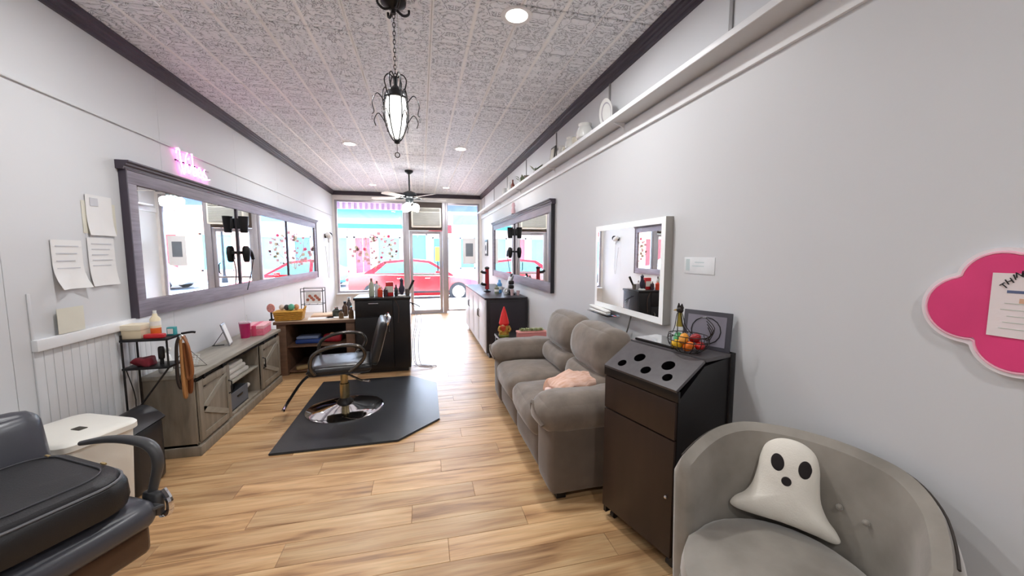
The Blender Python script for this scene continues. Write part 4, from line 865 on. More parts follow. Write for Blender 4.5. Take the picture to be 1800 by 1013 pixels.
def bottle(u, v, z, r, h, c, lb, name='product_bottle', cat='bottle', cap=(40, 40, 42), y=None, grp='bottles on the black styling cabinet', square=False):
    q = at(u, v, z) if y is None else px(u, v, 1, y)
    b = thing(name, lb, cat, (q.x, q.y, z), group=grp); mm = mat('b_%d_%d_%d' % c, c, .3, var=.08)
    if square: MB().box(-r, r, -r*.7, r*.7, 0, h, bev=.006).build('body', mm, b); MB().box(-r*.9, r*.9, -r*.71-.001, -r*.7, h*.25, h*.7).build('label', mat('b_label', (232, 226, 214), .6), b)
    else:
        MB().lathe([(r*.96, 0), (r, .008), (r, h*.66), (r*.5, h*.78), (r*.36, h*.82)], 16).build('body', mm, b); MB().lathe([(r*.42, h*.82), (r*.42, h*.95), (r*.25, h), (0, h)], 12).build('cap', mat('c_%d_%d_%d' % cap, cap, .4), b)
    return b
for a in ((636, 4.9, .032, .22, (176, 182, 160), 'tall grey-green bottle at the left end of the black cabinet', (120, 110, 100), False),
          (646, 4.86, .026, .19, (206, 210, 212), 'pale grey bottle beside the grey-green one on the black cabinet', (110, 90, 96), False),
          (652, 4.8, .030, .13, (214, 66, 36), 'orange can near the front of the black cabinet', (220, 190, 160), False),
          (662, 4.84, .026, .12, (70, 52, 60), 'dark small jar between the orange can and the red carton', (180, 170, 160), False),
          (670, 4.9, .045, .17, (206, 40, 42), 'red carton standing on the black cabinet', (0, 0, 0), True),
          (682, 4.86, .022, .14, (34, 32, 34), 'slim black bottle right of the red carton', (30, 30, 32), False),
          (691, 4.92, .034, .13, (218, 206, 206), 'pale pink round jar beside the slim black bottle', (200, 190, 190), False)):
    q = px(a[0], 500, 1, a[1]); bottle(a[0], 0, KZ, a[2], a[3], a[4], a[5], cap=a[6], y=None if False else a[1], square=a[7])
for o in list(COL.objects):
    if o.name.startswith('product_bottle') and o.parent is None and o.get('group') == 'bottles on the black styling cabinet': o.location.z = KZ
tm = thing('trimmer', 'dark purple upright trimmer on its white charging dish on the cabinet', 'trimmer', (px(706, 500, 1, 4.80).x, 4.80, KZ))
MB().lathe([(.05, 0), (.052, .012), (.03, .022), (0, .022)], 18).build('dish', m_cer, tm); MB().lathe([(.014, .02), (.03, .06), (.034, .1), (.022, .14), (.02, .18), (.026, .2), (.012, .22), (0, .225)], 14).build('body', mat('dark_purple', (54, 48, 66), .35), tm)
ci = thing('curling_iron', 'black curling iron leaning out of its holder on the cabinet edge', 'hair iron', (KX1-.03, 4.9, KZ))
MB().lathe([(.025, 0), (.03, .08), (.026, .08), (.02, .01), (0, .01)], 14).build('holder', mat('grey_metal', (120, 112, 104), .4, metal=.5), ci)
MB().cyl((0, 0, .03), (.08, 0, .19), .013, .016, n=10).build('grip', m_black, ci); MB().cyl((0, 0, .03), (-.02, 0, -.0), .008, n=8).build('barrel', m_chrome, ci)
hr = thing('side_holder', 'wire tool holder with hanging cords on the right side of the cabinet', 'tool holder', (KX1, 4.86, .84))
MB().tube([(0, 0, 0), (.06, 0, -.02), (.12, .02, -.06)], .008, 6, sub=3).build('arm', m_blackm, hr); MB().tube([(0, .05, .0), (.05, .05, -.05), (.10, .06, -.1)], .006, 6, sub=3).build('arm', m_blackm, hr)
for i, (dx, dy) in enumerate(((.06, 0), (.11, .02), (.04, .05))):
    MB().tube([(dx, dy, -.04), (dx+.02, dy, -.25), (dx-.02, dy-.01, -.5), (dx+.0, dy-.02, -.78), (dx+.12, dy-.06, -.825), (dx+.2, dy-.0, -.832), (dx+.08, dy+.05, -.832), (dx-.02, dy+.04, -.832)], .0035, 6, sub=6).build('cord', mat('pale_cord', (176, 172, 180), .5), hr)
# ---- anti-fatigue mat
mt_ = MB().prism([(-1.10, 2.93), (-.20, 2.93), (.13, 3.25), (.14, 4.20), (-.15, 4.52), (-1.10, 4.52)], .0005, .016, 'z', bev=.006).build('floor_mat', mat('black_rubber', (48, 49, 52), .34, var=.1, scale=3, bump=.08, bscale=120))
tag(mt_, 'black rubber salon mat with cut corners under the hydraulic chair', 'mat')
# ---- hydraulic styling chair (faces the console)
m_vinyl = mat('black_vinyl', (34, 33, 34), .3, var=.1, bump=.05, bscale=80); m_brass = mat('brassy_chrome', (186, 170, 130), .2, metal=1)  # column chrome tinted brassy yellow
ch = thing('salon_chair', 'black hydraulic styling chair on the rubber mat facing the console', 'salon chair', (-.715, 3.68, .016), PI+.12)
MB().lathe([(.335, 0), (.335, .008), (.32, .016), (.2, .034), (.1, .05), (.06, .062), (0, .062)], 48).build('round_base', m_chrome, ch)
MB().lathe([(.075, .055), (.07, .075), (.045, .10), (.04, .11)], 20).build('base_collar', m_black, ch)
MB().lathe([(.042, .10), (.042, .24), (.033, .245), (.033, .36), (.05, .37)], 20).build('hydraulic_column', m_brass, ch)
MB().box(-.16, .16, -.14, .14, .36, .385, bev=.005).build('mount_plate', m_blackm, ch)
st2 = MB().soft(-.24, .27, -.25, .25, .385, .47, r=.035, puff=(0, 0, .012), n=8).build('seat', m_vinyl, ch)
MB().tube([(-.24, -.25, .43), (.27, -.25, .43), (.27, .25, .43), (-.24, .25, .43)], .006, 6, closed=True).build('piping', m_black, st2)
bkm = Matrix.Translation((-.26, 0, .44)) @ Matrix.Rotation(-.26, 4, 'Y')
bk2 = MB().soft(-.035, .035, -.23, .23, .0, .40, r=.03, puff=(.012, 0, 0), n=8, M=bkm).build('backrest', m_vinyl, ch)
MB().tube([bkm @ Vector(p) for p in ((-.02, -.19, .36), (-.035, -.17, .43), (-.035, .17, .43), (-.02, .19, .36))], .014, 8, sub=5).build('push_handle', m_chrome, bk2)
for s_ in (-1, 1):
    MB().tube([(.20, s_*.275, .42), (.235, s_*.285, .50), (.20, s_*.285, .60), (.05, s_*.285, .655), (-.13, s_*.285, .645), (-.19, s_*.28, .58), (-.16, s_*.275, .50), (-.06, s_*.275, .42)], .016, 10, sub=5).build('armrest', mat('dark_chrome', (92, 88, 84), .18, metal=.9), ch)
MB().tube([(.05, -.02, .355), (-.08, .12, .33), (-.16, .22, .315), (-.22, .29, .325), (-.17, .27, .33)], .009, 8, sub=5).build('pump_lever', m_chrome, ch)
MB().tube([(.22, .0, .38), (.34, 0, .30), (.47, 0, .11)], .012, 8, sub=4).build('footrest_bar', m_blackm, ch)
MB().tube([(.47, -.14, .10), (.475, -.14, .10), (.475, .14, .10), (.47, .14, .10)], .014, 8).build('footrest_tread', m_chrome, ch)
# ---- near salon chair with a bag on its seat
m_vin2 = mat('grey_black_vinyl', (72, 73, 80), .32, var=.08, bump=.04, bscale=90); m_arm = mat('grey_urethane', (70, 70, 72), .4)
nc = thing('salon_chair', 'large black reclining salon chair in the left foreground carrying a black bag', 'salon chair', (-1.40, 1.60, 0), math.radians(-27))
MB().lathe([(.30, 0), (.30, .012), (.18, .04), (.08, .06), (0, .06)], 40).build('round_base', m_chrome, nc)
MB().lathe([(.06, .05), (.06, .2), (.045, .21), (.045, .36)], 20).build('hydraulic_column', m_chrome, nc)
MB().box(-.2, .2, -.2, .2, .34, .37, bev=.005).build('mount_plate', m_blackm, nc)
sc_ = MB().soft(-.26, .285, -.27, .27, .37, .49, r=.055, puff=(.012, 0, .015), n=10).build('seat', m_vin2, nc)
MB().tube([(-.22, -.262, .45), (.25, -.262, .45), (.272, -.24, .45), (.285, 0, .45), (.272, .24, .45), (.25, .262, .45), (-.22, .262, .45)], .007, 6, sub=2).build('piping', m_arm, sc_)
MB().soft(.20, .262, -.245, .245, .27, .40, r=.03, n=6).build('apron', mat('brown_reflection', (74, 52, 40), .22), nc)  # brown paints the wood floor's reflection onto the seat front
bm2 = Matrix.Translation((-.27, 0, .50)) @ Matrix.Rotation(-.22, 4, 'Y')
MB().soft(-.06, .06, -.24, .24, .0, .31, r=.055, puff=(.02, 0, .02), n=10, M=bm2).build('backrest', m_vin2, nc)
for s_ in (-1, 1):
    MB().tube([(-.20, s_*.295, .635), (-.05, s_*.30, .668), (.10, s_*.30, .683), (.20, s_*.30, .668), (.232, s_*.30, .61), (.215, s_*.295, .53), (.20, s_*.285, .46)], [.010, .015, .019, .021, .02, .017, .016], 12, sub=6).build('armrest', m_arm, nc)
    MB().soft(.17, .255, s_*.285-.02, s_*.285+.02, .39, .49, r=.018, n=5).build('arm_bracket', m_arm, nc); MB().tube([(.245, s_*.30, .49), (.275, s_*.30, .45), (.27, s_*.30, .40), (.235, s_*.295, .385)], .013, 8, sub=4).build('chrome_loop', m_chrome, nc)
bg_ = thing('tool_bag', 'black zipped tool bag lying on the near salon chair seat', 'bag', (-1.375, 1.59, .507), math.radians(-31)); bg_.scale = (1.08, 1.08, 1.05)
m_nyl = mat('black_nylon', (27, 26, 28), .5, var=.15, bump=.15, bscale=260)
MB().loft(.245, .205, .11, [(.03, 0), (.006, .012), (0, .035), (0, .085), (.008, .105), (.03, .118), (.10, .124)], wob=.004).build('body', m_nyl, bg_)
fl2 = MB().loft(.228, .188, .10, [(.0, .098), (.0, .118), (.008, .130), (.035, .138), (.10, .143), (.15, .144)], wob=.004).build('top_flap', mat('black_nylon_flap', (36, 35, 38), .5, var=.15, bump=.2, bscale=260), bg_)
def rr_loop(hx, hy, r, z, n=6): return [(sx*(hx-r)+r*math.cos(a0+PI/2*k/n), sy*(hy-r)+r*math.sin(a0+PI/2*k/n), z) for sx, sy, a0 in ((1, 1, 0), (-1, 1, PI/2), (-1, -1, PI), (1, -1, 1.5*PI)) for k in range(n+1)]
MB().tube(rr_loop(.231, .191, .10, .112), .0045, 6, closed=True).build('zipper', mat('grey_piping', (112, 112, 116), .5), fl2)
MB().tube(rr_loop(.19, .15, .08, .141), .003, 6, closed=True).build('seam', mat('grey_piping_dark', (66, 66, 70), .5), fl2)
for x in (-.14, .10): MB().box(x-.018, x+.018, -.211, -.203, .02, .11, bev=.003).build('side_strap', m_nyl, bg_); MB().box(x-.022, x+.022, -.2135, -.208, .055, .085, bev=.004).build('buckle', m_arm, bg_)
for x, y in ((.10, .17), (-.16, .14)): MB().box(x-.012, x+.012, y-.004, y+.004, .139, .146, bev=.002).build('zip_pull', mat('gold_pull', (196, 170, 120), .3, metal=.7), fl2)
MB().tube([(.10, -.125, .145), (.04, -.14, .15), (-.04, -.14, .15), (-.10, -.14, .145)], .007, 6, sub=4).build('carry_handle', m_nyl, bg_)
# ================================================================== RIGHT SIDE FURNITURE
# ---- long counter with white doors
m_cnt = mat('black_counter', (34, 30, 36), .35, var=.1); m_cdoor = mat('grey_white_door', (206, 206, 210), .35, var=.03)
GX0, GX1, GY0, GY1, GZ = .845, XR-.02, 5.08, 7.45, .845
gc = thing('storage_counter', 'long counter cabinet with pale doors and black ends below the right mirror', 'cabinet', ((GX0+GX1)/2, (GY0+GY1)/2, 0))
B(GX0+.016, GX1, GY0, GY1, .07, GZ-.025, bev=.004).build('carcass', m_cnt, gc, world=True)
B(GX0-.015, GX1, GY0-.015, GY1+.015, GZ-.025, GZ, bev=.006).build('worktop', m_cnt, gc, world=True)
B(GX0+.05, GX1, GY0+.02, GY1-.02, 0, .07, bev=.003).build('plinth', m_cnt, gc, world=True)
B(GX0+.06, GX1-.04, GY0-.008, GY0, .12, GZ-.07, bev=.003).build('end_panel', mat('black_end', (42, 38, 46), .4), gc, world=True)
for i in range(4):
    y0 = GY0+.01+i*.588; d = B(GX0, GX0+.016, y0+.004, y0+.582, .075, GZ-.03, bev=.003).build('door', m_cdoor, gc, world=True)
    B(GX0-.004, GX0, y0+.06, y0+.525, .14, GZ-.1, bev=.002).build('door_panel', m_cdoor, d, world=True)
    hy = y0+(.54 if i % 2 == 0 else .045); MB().tube([(GX0, hy, .5), (GX0-.022, hy, .51), (GX0-.022, hy, .60), (GX0, hy, .61)], .005, 6).build('handle', m_blackm, d, world=True)
def ctop(u, v): q = px(u, v, 2, GZ); q.x = min(max(q.x, GX0+.04), GX1-.06); q.y = min(max(q.y, GY0+.05), GY1-.06); return q
q = ctop(862, 516)
rs = thing('red_tool_stand', 'red and black hair tool stand on the counter edge', 'tool stand', (q.x, 5.95, GZ))
MB().lathe([(.06, 0), (.06, .015), (.02, .025), (.02, .05)], 16).build('base', m_black, rs); MB().cyl((0, 0, .04), (0, 0, .36), .035, .03, n=14).build('red_column', mat('deep_red', (150, 30, 38), .35), rs)
for z in (.11, .30): MB().tube([(0, 0, z), (-.07, -.03, z+.01), (-.10, -.03, z+.03)], .022, 8, sub=3).build('holder_arm', m_black, rs)
MB().ball((0, 0, .375), (.04, .04, .025), 12, 8).build('top_knob', m_black, rs)
bottle_specs = ((878, .04, .20, (90, 150, 206), 'blue and white bottle between the red stand and clippers', 5.75), (873, .035, .13, (120, 130, 112), 'grey-green jar low on the counter beside the red stand', 5.62))
for u, r, h, c, lb, y in bottle_specs:
    q = px(u, 500, 1, y); b = thing('counter_bottle', lb, 'bottle', (min(max(q.x, GX0+.05), GX1-.05), y, GZ))
    MB().lathe([(r, 0), (r, h*.7), (r*.5, h*.82), (r*.45, h), (0, h)], 16).build('body', mat('cb_%d' % u, c, .3), b); MB().lathe([(r+.001, h*.25), (r+.001, h*.5)], 16).build('label', m_cer, b)
q = px(890, 500, 1, 5.5)
hb = thing('round_brush', 'silver and black thermal round brush leaning on the counter', 'brush', (q.x, 5.5, GZ))
MB().cyl((.0, 0, .03), (.08, .05, .25), .032, .032, n=16).build('barrel', mat('silver_barrel', (200, 198, 202), .3, metal=.5), hb); MB().cyl((.08, .05, .25), (.10, .062, .30), .016, n=10).build('handle', m_black, hb)
MB().lathe([(.02, -.03), (.045, -.03), (.045, .0), (.02, .0)], 18, M=Matrix.Translation((0, -.02, .045)) @ Matrix.Rotation(PI/2, 4, 'X')).build('end_ring', m_cer, hb)
q = px(899, 500, 1, 5.4)
bt = thing('clipper_set', 'black clipper stand with stacked guards on the counter', 'clippers', (q.x, 5.42, GZ))
MB().box(-.05, .05, -.04, .04, 0, .02, bev=.006).build('base', m_black, bt)
for z in (.02, .085, .15): MB().soft(-.04, .04, -.032, .032, z, z+.06, r=.02, n=5).build('guard', m_black, bt)
MB().cyl((0, 0, .2), (.03, .0, .28), .018, .014, n=10).build('clipper', mat('grey_plastic', (128, 128, 130), .4), bt)
for i, (u, h, lb) in enumerate(((912, .09, 'small pink glass nearest the mirror on the counter'), (921, .07, 'small clear glass at the right of the counter'))):
    q = px(u, 500, 1, 5.35); o = MB().lathe([(.02, 0), (.028, h), (.025, h), (.018, .008), (0, .008)], 14).build('small_glass', mat('pinkish_glass', (214, 186, 188), .15)); o.location = (GX1-.17+.09*i, 5.3, GZ); tag(o, lb, 'glass')
# ---- end table between counter and sofa, with ornaments
et = thing('end_table', 'low black end table hidden behind the far sofa arm', 'table', (1.17, 4.28, 0))
MB().box(-.30, .25, -.30, .30, .43, .46, bev=.006).build('table_top', m_black, et)
for x in (-.27, .22):
    for y in (-.27, .27): MB().box(x-.02, x+.02, y-.02, y+.02, 0, .43, bev=.003).build('leg', m_black, et)
q = px(886, 590, 1, 4.35)
gn = thing('garden_gnome', 'red-hatted gnome figure with yellow and green clothes behind the sofa arm', 'figurine', (q.x, 4.35, .46))
MB().lathe([(.055, 0), (.062, .03), (.06, .08), (.05, .13), (.04, .16), (0, .16)], 18).build('body', mat('gnome_yellow', (196, 172, 60), .5, var=.3, scale=30, rgb2=(150, 60, 40)), gn)
MB().lathe([(.058, 0), (.066, .02), (.058, .045)], 18).build('boots', mat('gnome_green', (120, 126, 50), .5), gn)
MB().lathe([(.03, .15), (.05, .14), (.062, .165), (.05, .22), (.028, .30), (.008, .36), (0, .365)], 18).build('hat', mat('gnome_red', (226, 36, 34), .5), gn)
MB().ball((-.02, -.04, .145), (.02, .018, .018), 10, 6).build('face', mat('gnome_skin', (222, 170, 130), .6), gn); MB().lathe([(.0, .04), (.03, .09), (.036, .13), (0, .14)], 12, o=(-.018, -.035, 0)).build('beard', mat('gnome_beard', (206, 70, 44), .7), gn)
for s_ in (-1, 1): MB().tube([(s_*.05, -.01, .13), (s_*.07, -.03, .09), (s_*.04, -.055, .07)], .014, 8, sub=3).build('arm', mat('gnome_yellow'  , (196, 172, 60)), gn)
q = px(938, 592, 1, 4.2)
pk = thing('pink_planter', 'long pink planter box with pale green succulents behind the sofa arm', 'planter', (min(q.x, 1.24), 4.2, .46))
MB().box(-.17, .17, -.06, .06, 0, .085, bev=.01).build('trough', mat('coral_pink', (222, 140, 136), .5), pk); MB().box(-.175, .175, -.065, .065, .07, .09, bev=.006).build('rim', mat('coral_pink_rim', (232, 160, 152), .5), pk)
for i in range(5):
    c = (-.11+i*.055, rnd.uniform(-.02, .02), .085)
    s2 = MB()
    for r_, n_, tilt in ((.045, 7, .35), (.03, 6, .8), (.016, 4, 1.2)):
        for k in range(n_):
            a = 2*PI*k/n_+r_*50; d = Vector((math.cos(a)*math.cos(tilt), math.sin(a)*math.cos(tilt), math.sin(tilt))); s_ = Vector((-math.sin(a), math.cos(a), 0)); p = Vector(c); L_ = .055 if tilt < 1 else .045
            s2.raw([p, p+d*L_*.6+s_*.012, p+d*L_, p+d*L_*.6-s_*.012, p+d*L_*.5+Vector((0, 0, .008))], [(0, 1, 4), (1, 2, 4), (2, 3, 4), (3, 0, 4)])
    s2.build('succulent', mat('pale_sage', (176, 182, 138), .6, var=.2), pk)
# ---- sofa
m_sofa = mat('taupe_microsuede', (122, 110, 99), .85, var=.2, scale=9, bump=.3, bscale=13, sheen=.5); m_sofad = mat('taupe_base', (104, 92, 82), .85, var=.12, scale=7, bump=.1, bscale=30, sheen=.3)
SX0, SX1, S0, S1 = .70, 1.43, 1.95, 3.68
sf = thing('loveseat_sofa', 'taupe suede two-seat sofa with pillow arms against the right wall', 'sofa', ((SX0+SX1)/2, (S0+S1)/2, 0))
MB().soft(SX0+.05, SX1, S0+.04, S1-.04, .05, .30, r=.03, n=6).build('base', m_sofad, sf, world=True)
for i, y in enumerate((S0+.01, S1-.27)):
    a = MB().soft(SX0+.0, SX1-.06, y, y+.26, .045, .50, r=.035, puff=(.012, .0, 0), n=8, wob=.006, seed=i).build('arm', m_sofad, sf, world=True)
    MB().soft(SX0-.05, SX1-.10, y-.025, y+.285, .40, .61, r=.1, puff=(.02, .0, .012), n=14, wob=.012, wsc=9, seed=i+3).build('arm_pillow', m_sofa, a, world=True)
    MB().tube([(SX0-.045, y+.02, .47), (SX0-.06, y+.1, .52), (SX0-.055, y+.2, .55), (SX0-.045, y+.24, .48)], .012, 6, sub=5).build('gather_fold', m_sofad, a, world=True)
ys = (S0+.275, (S0+S1)/2, S1-.275)
for i in range(2):
    y0, y1 = ys[i]+.003, ys[i+1]-.003
    MB().soft(SX0-.035, SX1-.22, y0, y1, .26, .455, r=.07, puff=(.015, 0, .03), n=14, wob=.008, wsc=7, seed=i+7).build('seat_cushion', m_sofa, sf, world=True)
    MB().soft(SX0+.01, SX0+.07, y0, y1, .06, .30, r=.03, puff=(.012, 0, 0), n=6, wob=.004, seed=i).build('front_panel', m_sofad, sf, world=True)
    Mb = Matrix.Translation((SX1-.21, (y0+y1)/2, .43)) @ Matrix.Rotation(.20, 4, 'Y'); h = (y1-y0)/2+.012
    c_ = MB().soft(-.14, .11, -h, h, .17, .50, r=.11, puff=(.03, .0, .015), n=14, wob=.012, wsc=8, seed=i+11, M=Mb).build('back_cushion', m_sofa, sf, world=True)
    MB().soft(-.14, .10, -h, h, .0, .20, r=.085, puff=(.015, 0, 0), n=10, wob=.01, wsc=8, seed=i+15, M=Mb).build('lumbar_roll', m_sofa, c_, world=True)
MB().soft(SX1-.14, SX1-.005, S0+.1, S1-.1, .2, .84, r=.05, n=8, wob=.006).build('back_frame', m_sofad, sf, world=True)
for x in (SX0+.08, SX1-.08):
    for y in (S0+.08, S1-.08): MB().box(x-.03, x+.03, y-.03, y+.03, 0, .06, bev=.005).build('foot', m_black, sf, world=True)
bl_ = thing('throw_blanket', 'crumpled pink and tan throw bundled on the near sofa seat', 'blanket', (1.0, 2.36, .475), .2)
MB().soft(-.17, .22, -.12, .13, 0, .13, r=.06, puff=(0, 0, .03), n=14, wob=.035, wsc=12, seed=5).build('folds', mat('pink_tan_throw', (232, 200, 186), .85, var=.2, scale=14, stretch=(1, 3, 1), rgb2=(206, 158, 130)), bl_)
MB().soft(-.22, .02, -.10, .06, 0, .07, r=.03, n=10, wob=.025, wsc=14, seed=8).build('loose_end', mat('pale_pink_throw', (232, 200, 190), .85), bl_)
# ---- tall tool trolley with holes in its sloping tray
TA = math.radians(-13)                                              # local x = away from the aisle, local y = along the wall
tp = thing('tool_trolley', 'tall dark brown tool trolley with five holes in its tray beside the sofa', 'trolley', (1.075, 1.38, 0), -TA)
tp.rotation_euler = (0, 0, math.radians(15.3))
TW, TD, TF, TB = .446, .388, .86, .97
m_esp = mat('espresso_front', (50, 36, 30), .38, var=.12, scale=3, stretch=(1, 6, 1)); m_tray = mat('dark_grey_laminate', (86, 82, 84), .32, var=.12, scale=30)
prof = [(0, .03), (.0, TF-.05), (.17, TB-.03), (TD, TB-.01), (TD, .03)]
for y in (0, TW-.018): MB().prism(prof, y, y+.018, 'y').build('side_panel', m_black, tp)
MB().box(TD-.012, TD, .018, TW-.018, .03, TB-.02).build('back_panel', m_black, tp)
MB().box(.02, TD-.012, .018, TW-.018, .05, .07).build('bottom_board', m_black, tp)
dr_ = MB().box(-.014, .004, .004, TW-.004, .075, TF-.235, bev=.003).build('lower_door', m_esp, tp)
MB().ball((-.022, .03, .36), .009, 10, 8).build('knob', m_chrome, dr_)
MB().box(-.014, .004, .004, TW-.004, TF-.228, TF-.058, bev=.003).build('upper_door', m_esp, tp)
MB().box(-.012, .004, -.006, TW+.006, TF-.054, TF-.006, bev=.003).build('tray_lip', m_black, tp)
tl = math.atan2(TB-TF, .19); Mt = Matrix.Translation((-.012, 0, TF-.012)) @ Matrix.Rotation(-tl, 4, 'Y'); TLn = .215
holes = [(.05, .36, .024), (.12, .30, .030), (.055, .21, .026), (.125, .13, .032), (.055, .085, .024)]
def tray():
    # plate with five round holes: grid cells, each hole a ring of faces around a circle
    t = bmesh.new(); o4 = [(0, 0), (TLn, 0), (TLn, TW), (0, TW)]
    ov = [t.verts.new((a, b_, 0)) for a, b_ in o4]; es_ = [t.edges.new((ov[i], ov[(i+1) % 4])) for i in range(4)]
    for hx, hy, r in holes:
        vs = [t.verts.new((hx+r*math.cos(2*PI*k/20), hy+r*math.sin(2*PI*k/20), 0)) for k in range(20)]; es_ += [t.edges.new((vs[k], vs[(k+1) % 20])) for k in range(20)]
    bmesh.ops.triangle_fill(t, use_beauty=True, use_dissolve=False, edges=es_)
    for f in [f for f in t.faces if any((f.calc_center_median().x-hx)**2+(f.calc_center_median().y-hy)**2 < (r*.98)**2 and all(abs(math.hypot(v.co.x-hx, v.co.y-hy)-r) < 1e-4 for v in f.verts) for hx, hy, r in holes)]: t.faces.remove(f)
    ex = bmesh.ops.extrude_face_region(t, geom=t.faces[:]); [setattr(v, 'co', v.co+Vector((0, 0, .014))) for v in ex['geom'] if isinstance(v, bmesh.types.BMVert)]
    bmesh.ops.recalc_face_normals(t, faces=t.faces[:]); m = MB(); m._merge(t, Mt); return m
ty = tray().build('tool_tray', m_tray, tp, smooth=False)
for hx, hy, r in holes:
    MB().lathe([(r*.99, .013), (r*.97, -.10), (0, -.10)], 20, o=(hx, hy, 0), M=Mt, cap=False).build('hole_sleeve', m_black, ty)
MB().box(TLn-.04, TD+.004, -.004, TW+.004, TB-.012, TB+.006, bev=.003).build('rear_top', m_tray, tp)
MB().box(TD-.03, TD+.006, -.008, TW+.008, .02, TB+.006, bev=.003).build('rear_board', m_black, tp)
for x in (.04, TD-.04):
    for y in (.04, TW-.04):
        c_ = MB().cyl((x, y-.012, .02), (x, y+.012, .02), .02, n=14).build('castor', m_black, tp)
TM = base_matrix(tp)
def tpl(x, y, z): return TM @ Vector((x, y, z))
lt = thing('tablet', 'flat silver tablet lying on the rear top of the trolley', 'tablet', tpl(.285, .315, TB+.007), tp.rotation_euler.z)
MB().box(-.10, .07, -.125, .115, 0, .012, bev=.004).build('case', m_black, lt); MB().box(-.095, .065, -.12, .11, .012, .014).build('screen', mat('silver_screen', (196, 198, 200), .12, metal=.6), lt)
ff = thing('picture_frame', 'dark grey ornate picture frame leaning at the wall on the trolley', 'picture frame', tpl(.335, .12, TB+.006), rot=(0, .12, math.radians(13+14)))
ff.scale = (.88, .88, .88); MB().box(-.008, .008, -.135, .125, 0, .215, bev=.003).build('frame', mat('slate_frame', (74, 72, 80), .45, var=.15), ff)
MB().box(-.0095, -.007, -.11, .10, .022, .19).build('picture', mat('lilac_grey_print', (136, 132, 144), .5, var=.1), ff)
MB().tube([(-.010, -.005+.08*math.cos(a*PI/8), .105+.075*math.sin(a*PI/8)) for a in range(16)], .003, 5, closed=True).build('oval_mount', m_black, ff)
rb_ = thing('hen_basket', 'black wire hen-shaped basket standing on the trolley top', 'basket', tpl(.21, .12, TB+.008), tp.rotation_euler.z)
m_wire = mat('bronze_wire', (48, 42, 38), .4, metal=.6)
def wire(pts, r=.0022, closed=False, sub=0, name='wire', m=None): MB().tube(pts, r, 5, closed=closed, sub=sub).build(name, m or m_wire, rb_)
for z, a, b_ in ((.0, .05, .045), (.025, .085, .07), (.055, .10, .078), (.08, .095, .072)):
    wire([(b_*math.cos(t*PI/12), a*math.sin(t*PI/12), z+.002) for t in range(24)], closed=True)
for k in range(16):
    c, s_ = math.cos(k*PI/8), math.sin(k*PI/8); wire([(.045*c, .05*s_, 0), (.07*c, .085*s_, .025), (.078*c, .10*s_, .055), (.072*c, .095*s_, .08)], .0016, sub=3, name='rib')
for k in range(6):
    a = k*PI/3; wire([(.04*math.cos(a), .03+.05*math.sin(a), .08), (.02*math.cos(a), .045+.025*math.sin(a), .12), (.014*math.cos(a), .05+.014*math.sin(a), .17), (.004*math.cos(a), .05, .2)], .002, sub=3, name='neck_wire')
MB().ball((0, .05, .195), (.014, .018, .016), 10, 8).build('head', m_wire, rb_); MB().cyl((0, .066, .195), (0, .088, .19), .006, .001, n=8).build('beak', mat('beak_gold', (176, 140, 50), .4, metal=.5), rb_)
MB().prism([(.03, .205), (.04, .228), (.05, .212), (.058, .23), (.066, .205)], -.003, .003, 'x').build('comb', m_wire, rb_)
for k in range(4): wire([(0, -.08-.01*k, .075), (0, -.115-.006*k, .10+.012*k), (0, -.10+.004*k, .135+.014*k)], .002, sub=3, name='tail_wire')
MB().lathe([(.016, .115), (.011, .15), (.009, .185), (0, .185)], 10, o=(0, .05, 0)).build('neck_lining', mat('olive_gold', (168, 150, 50), .4), rb_)
RM = base_matrix(rb_)
eggc = [('orange', (238, 120, 30)), ('yellow', (240, 190, 40)), ('red', (200, 40, 36)), ('green', (70, 150, 90)), ('bright orange', (232, 90, 30)), ('dark red', (150, 30, 34)), ('amber', (226, 150, 40))]
epos = [(-.03, -.03, .035), (-.035, .03, .035), (.02, -.05, .035), (-.0, .055, .06), (.0, .0, .03), (.015, -.03, .07), (-.03, .0, .068)]
for (cn_, c), p_ in zip(eggc, epos):
    o = MB().lathe([(0, -.031), (.015, -.026), (.022, -.006), (.019, .013), (.0095, .025), (0, .028)], 14).build('plastic_egg', mat('egg_'+cn_.replace(' ', '_'), c, .3, var=.04)); o.location = RM @ Vector(p_); o.rotation_euler = (rnd.uniform(.6, 1.6), rnd.uniform(-.5, .5), rnd.uniform(0, 6))
    tag(o, cn_ + ' plastic egg in the wire hen basket', 'egg', 'eggs in the hen basket')
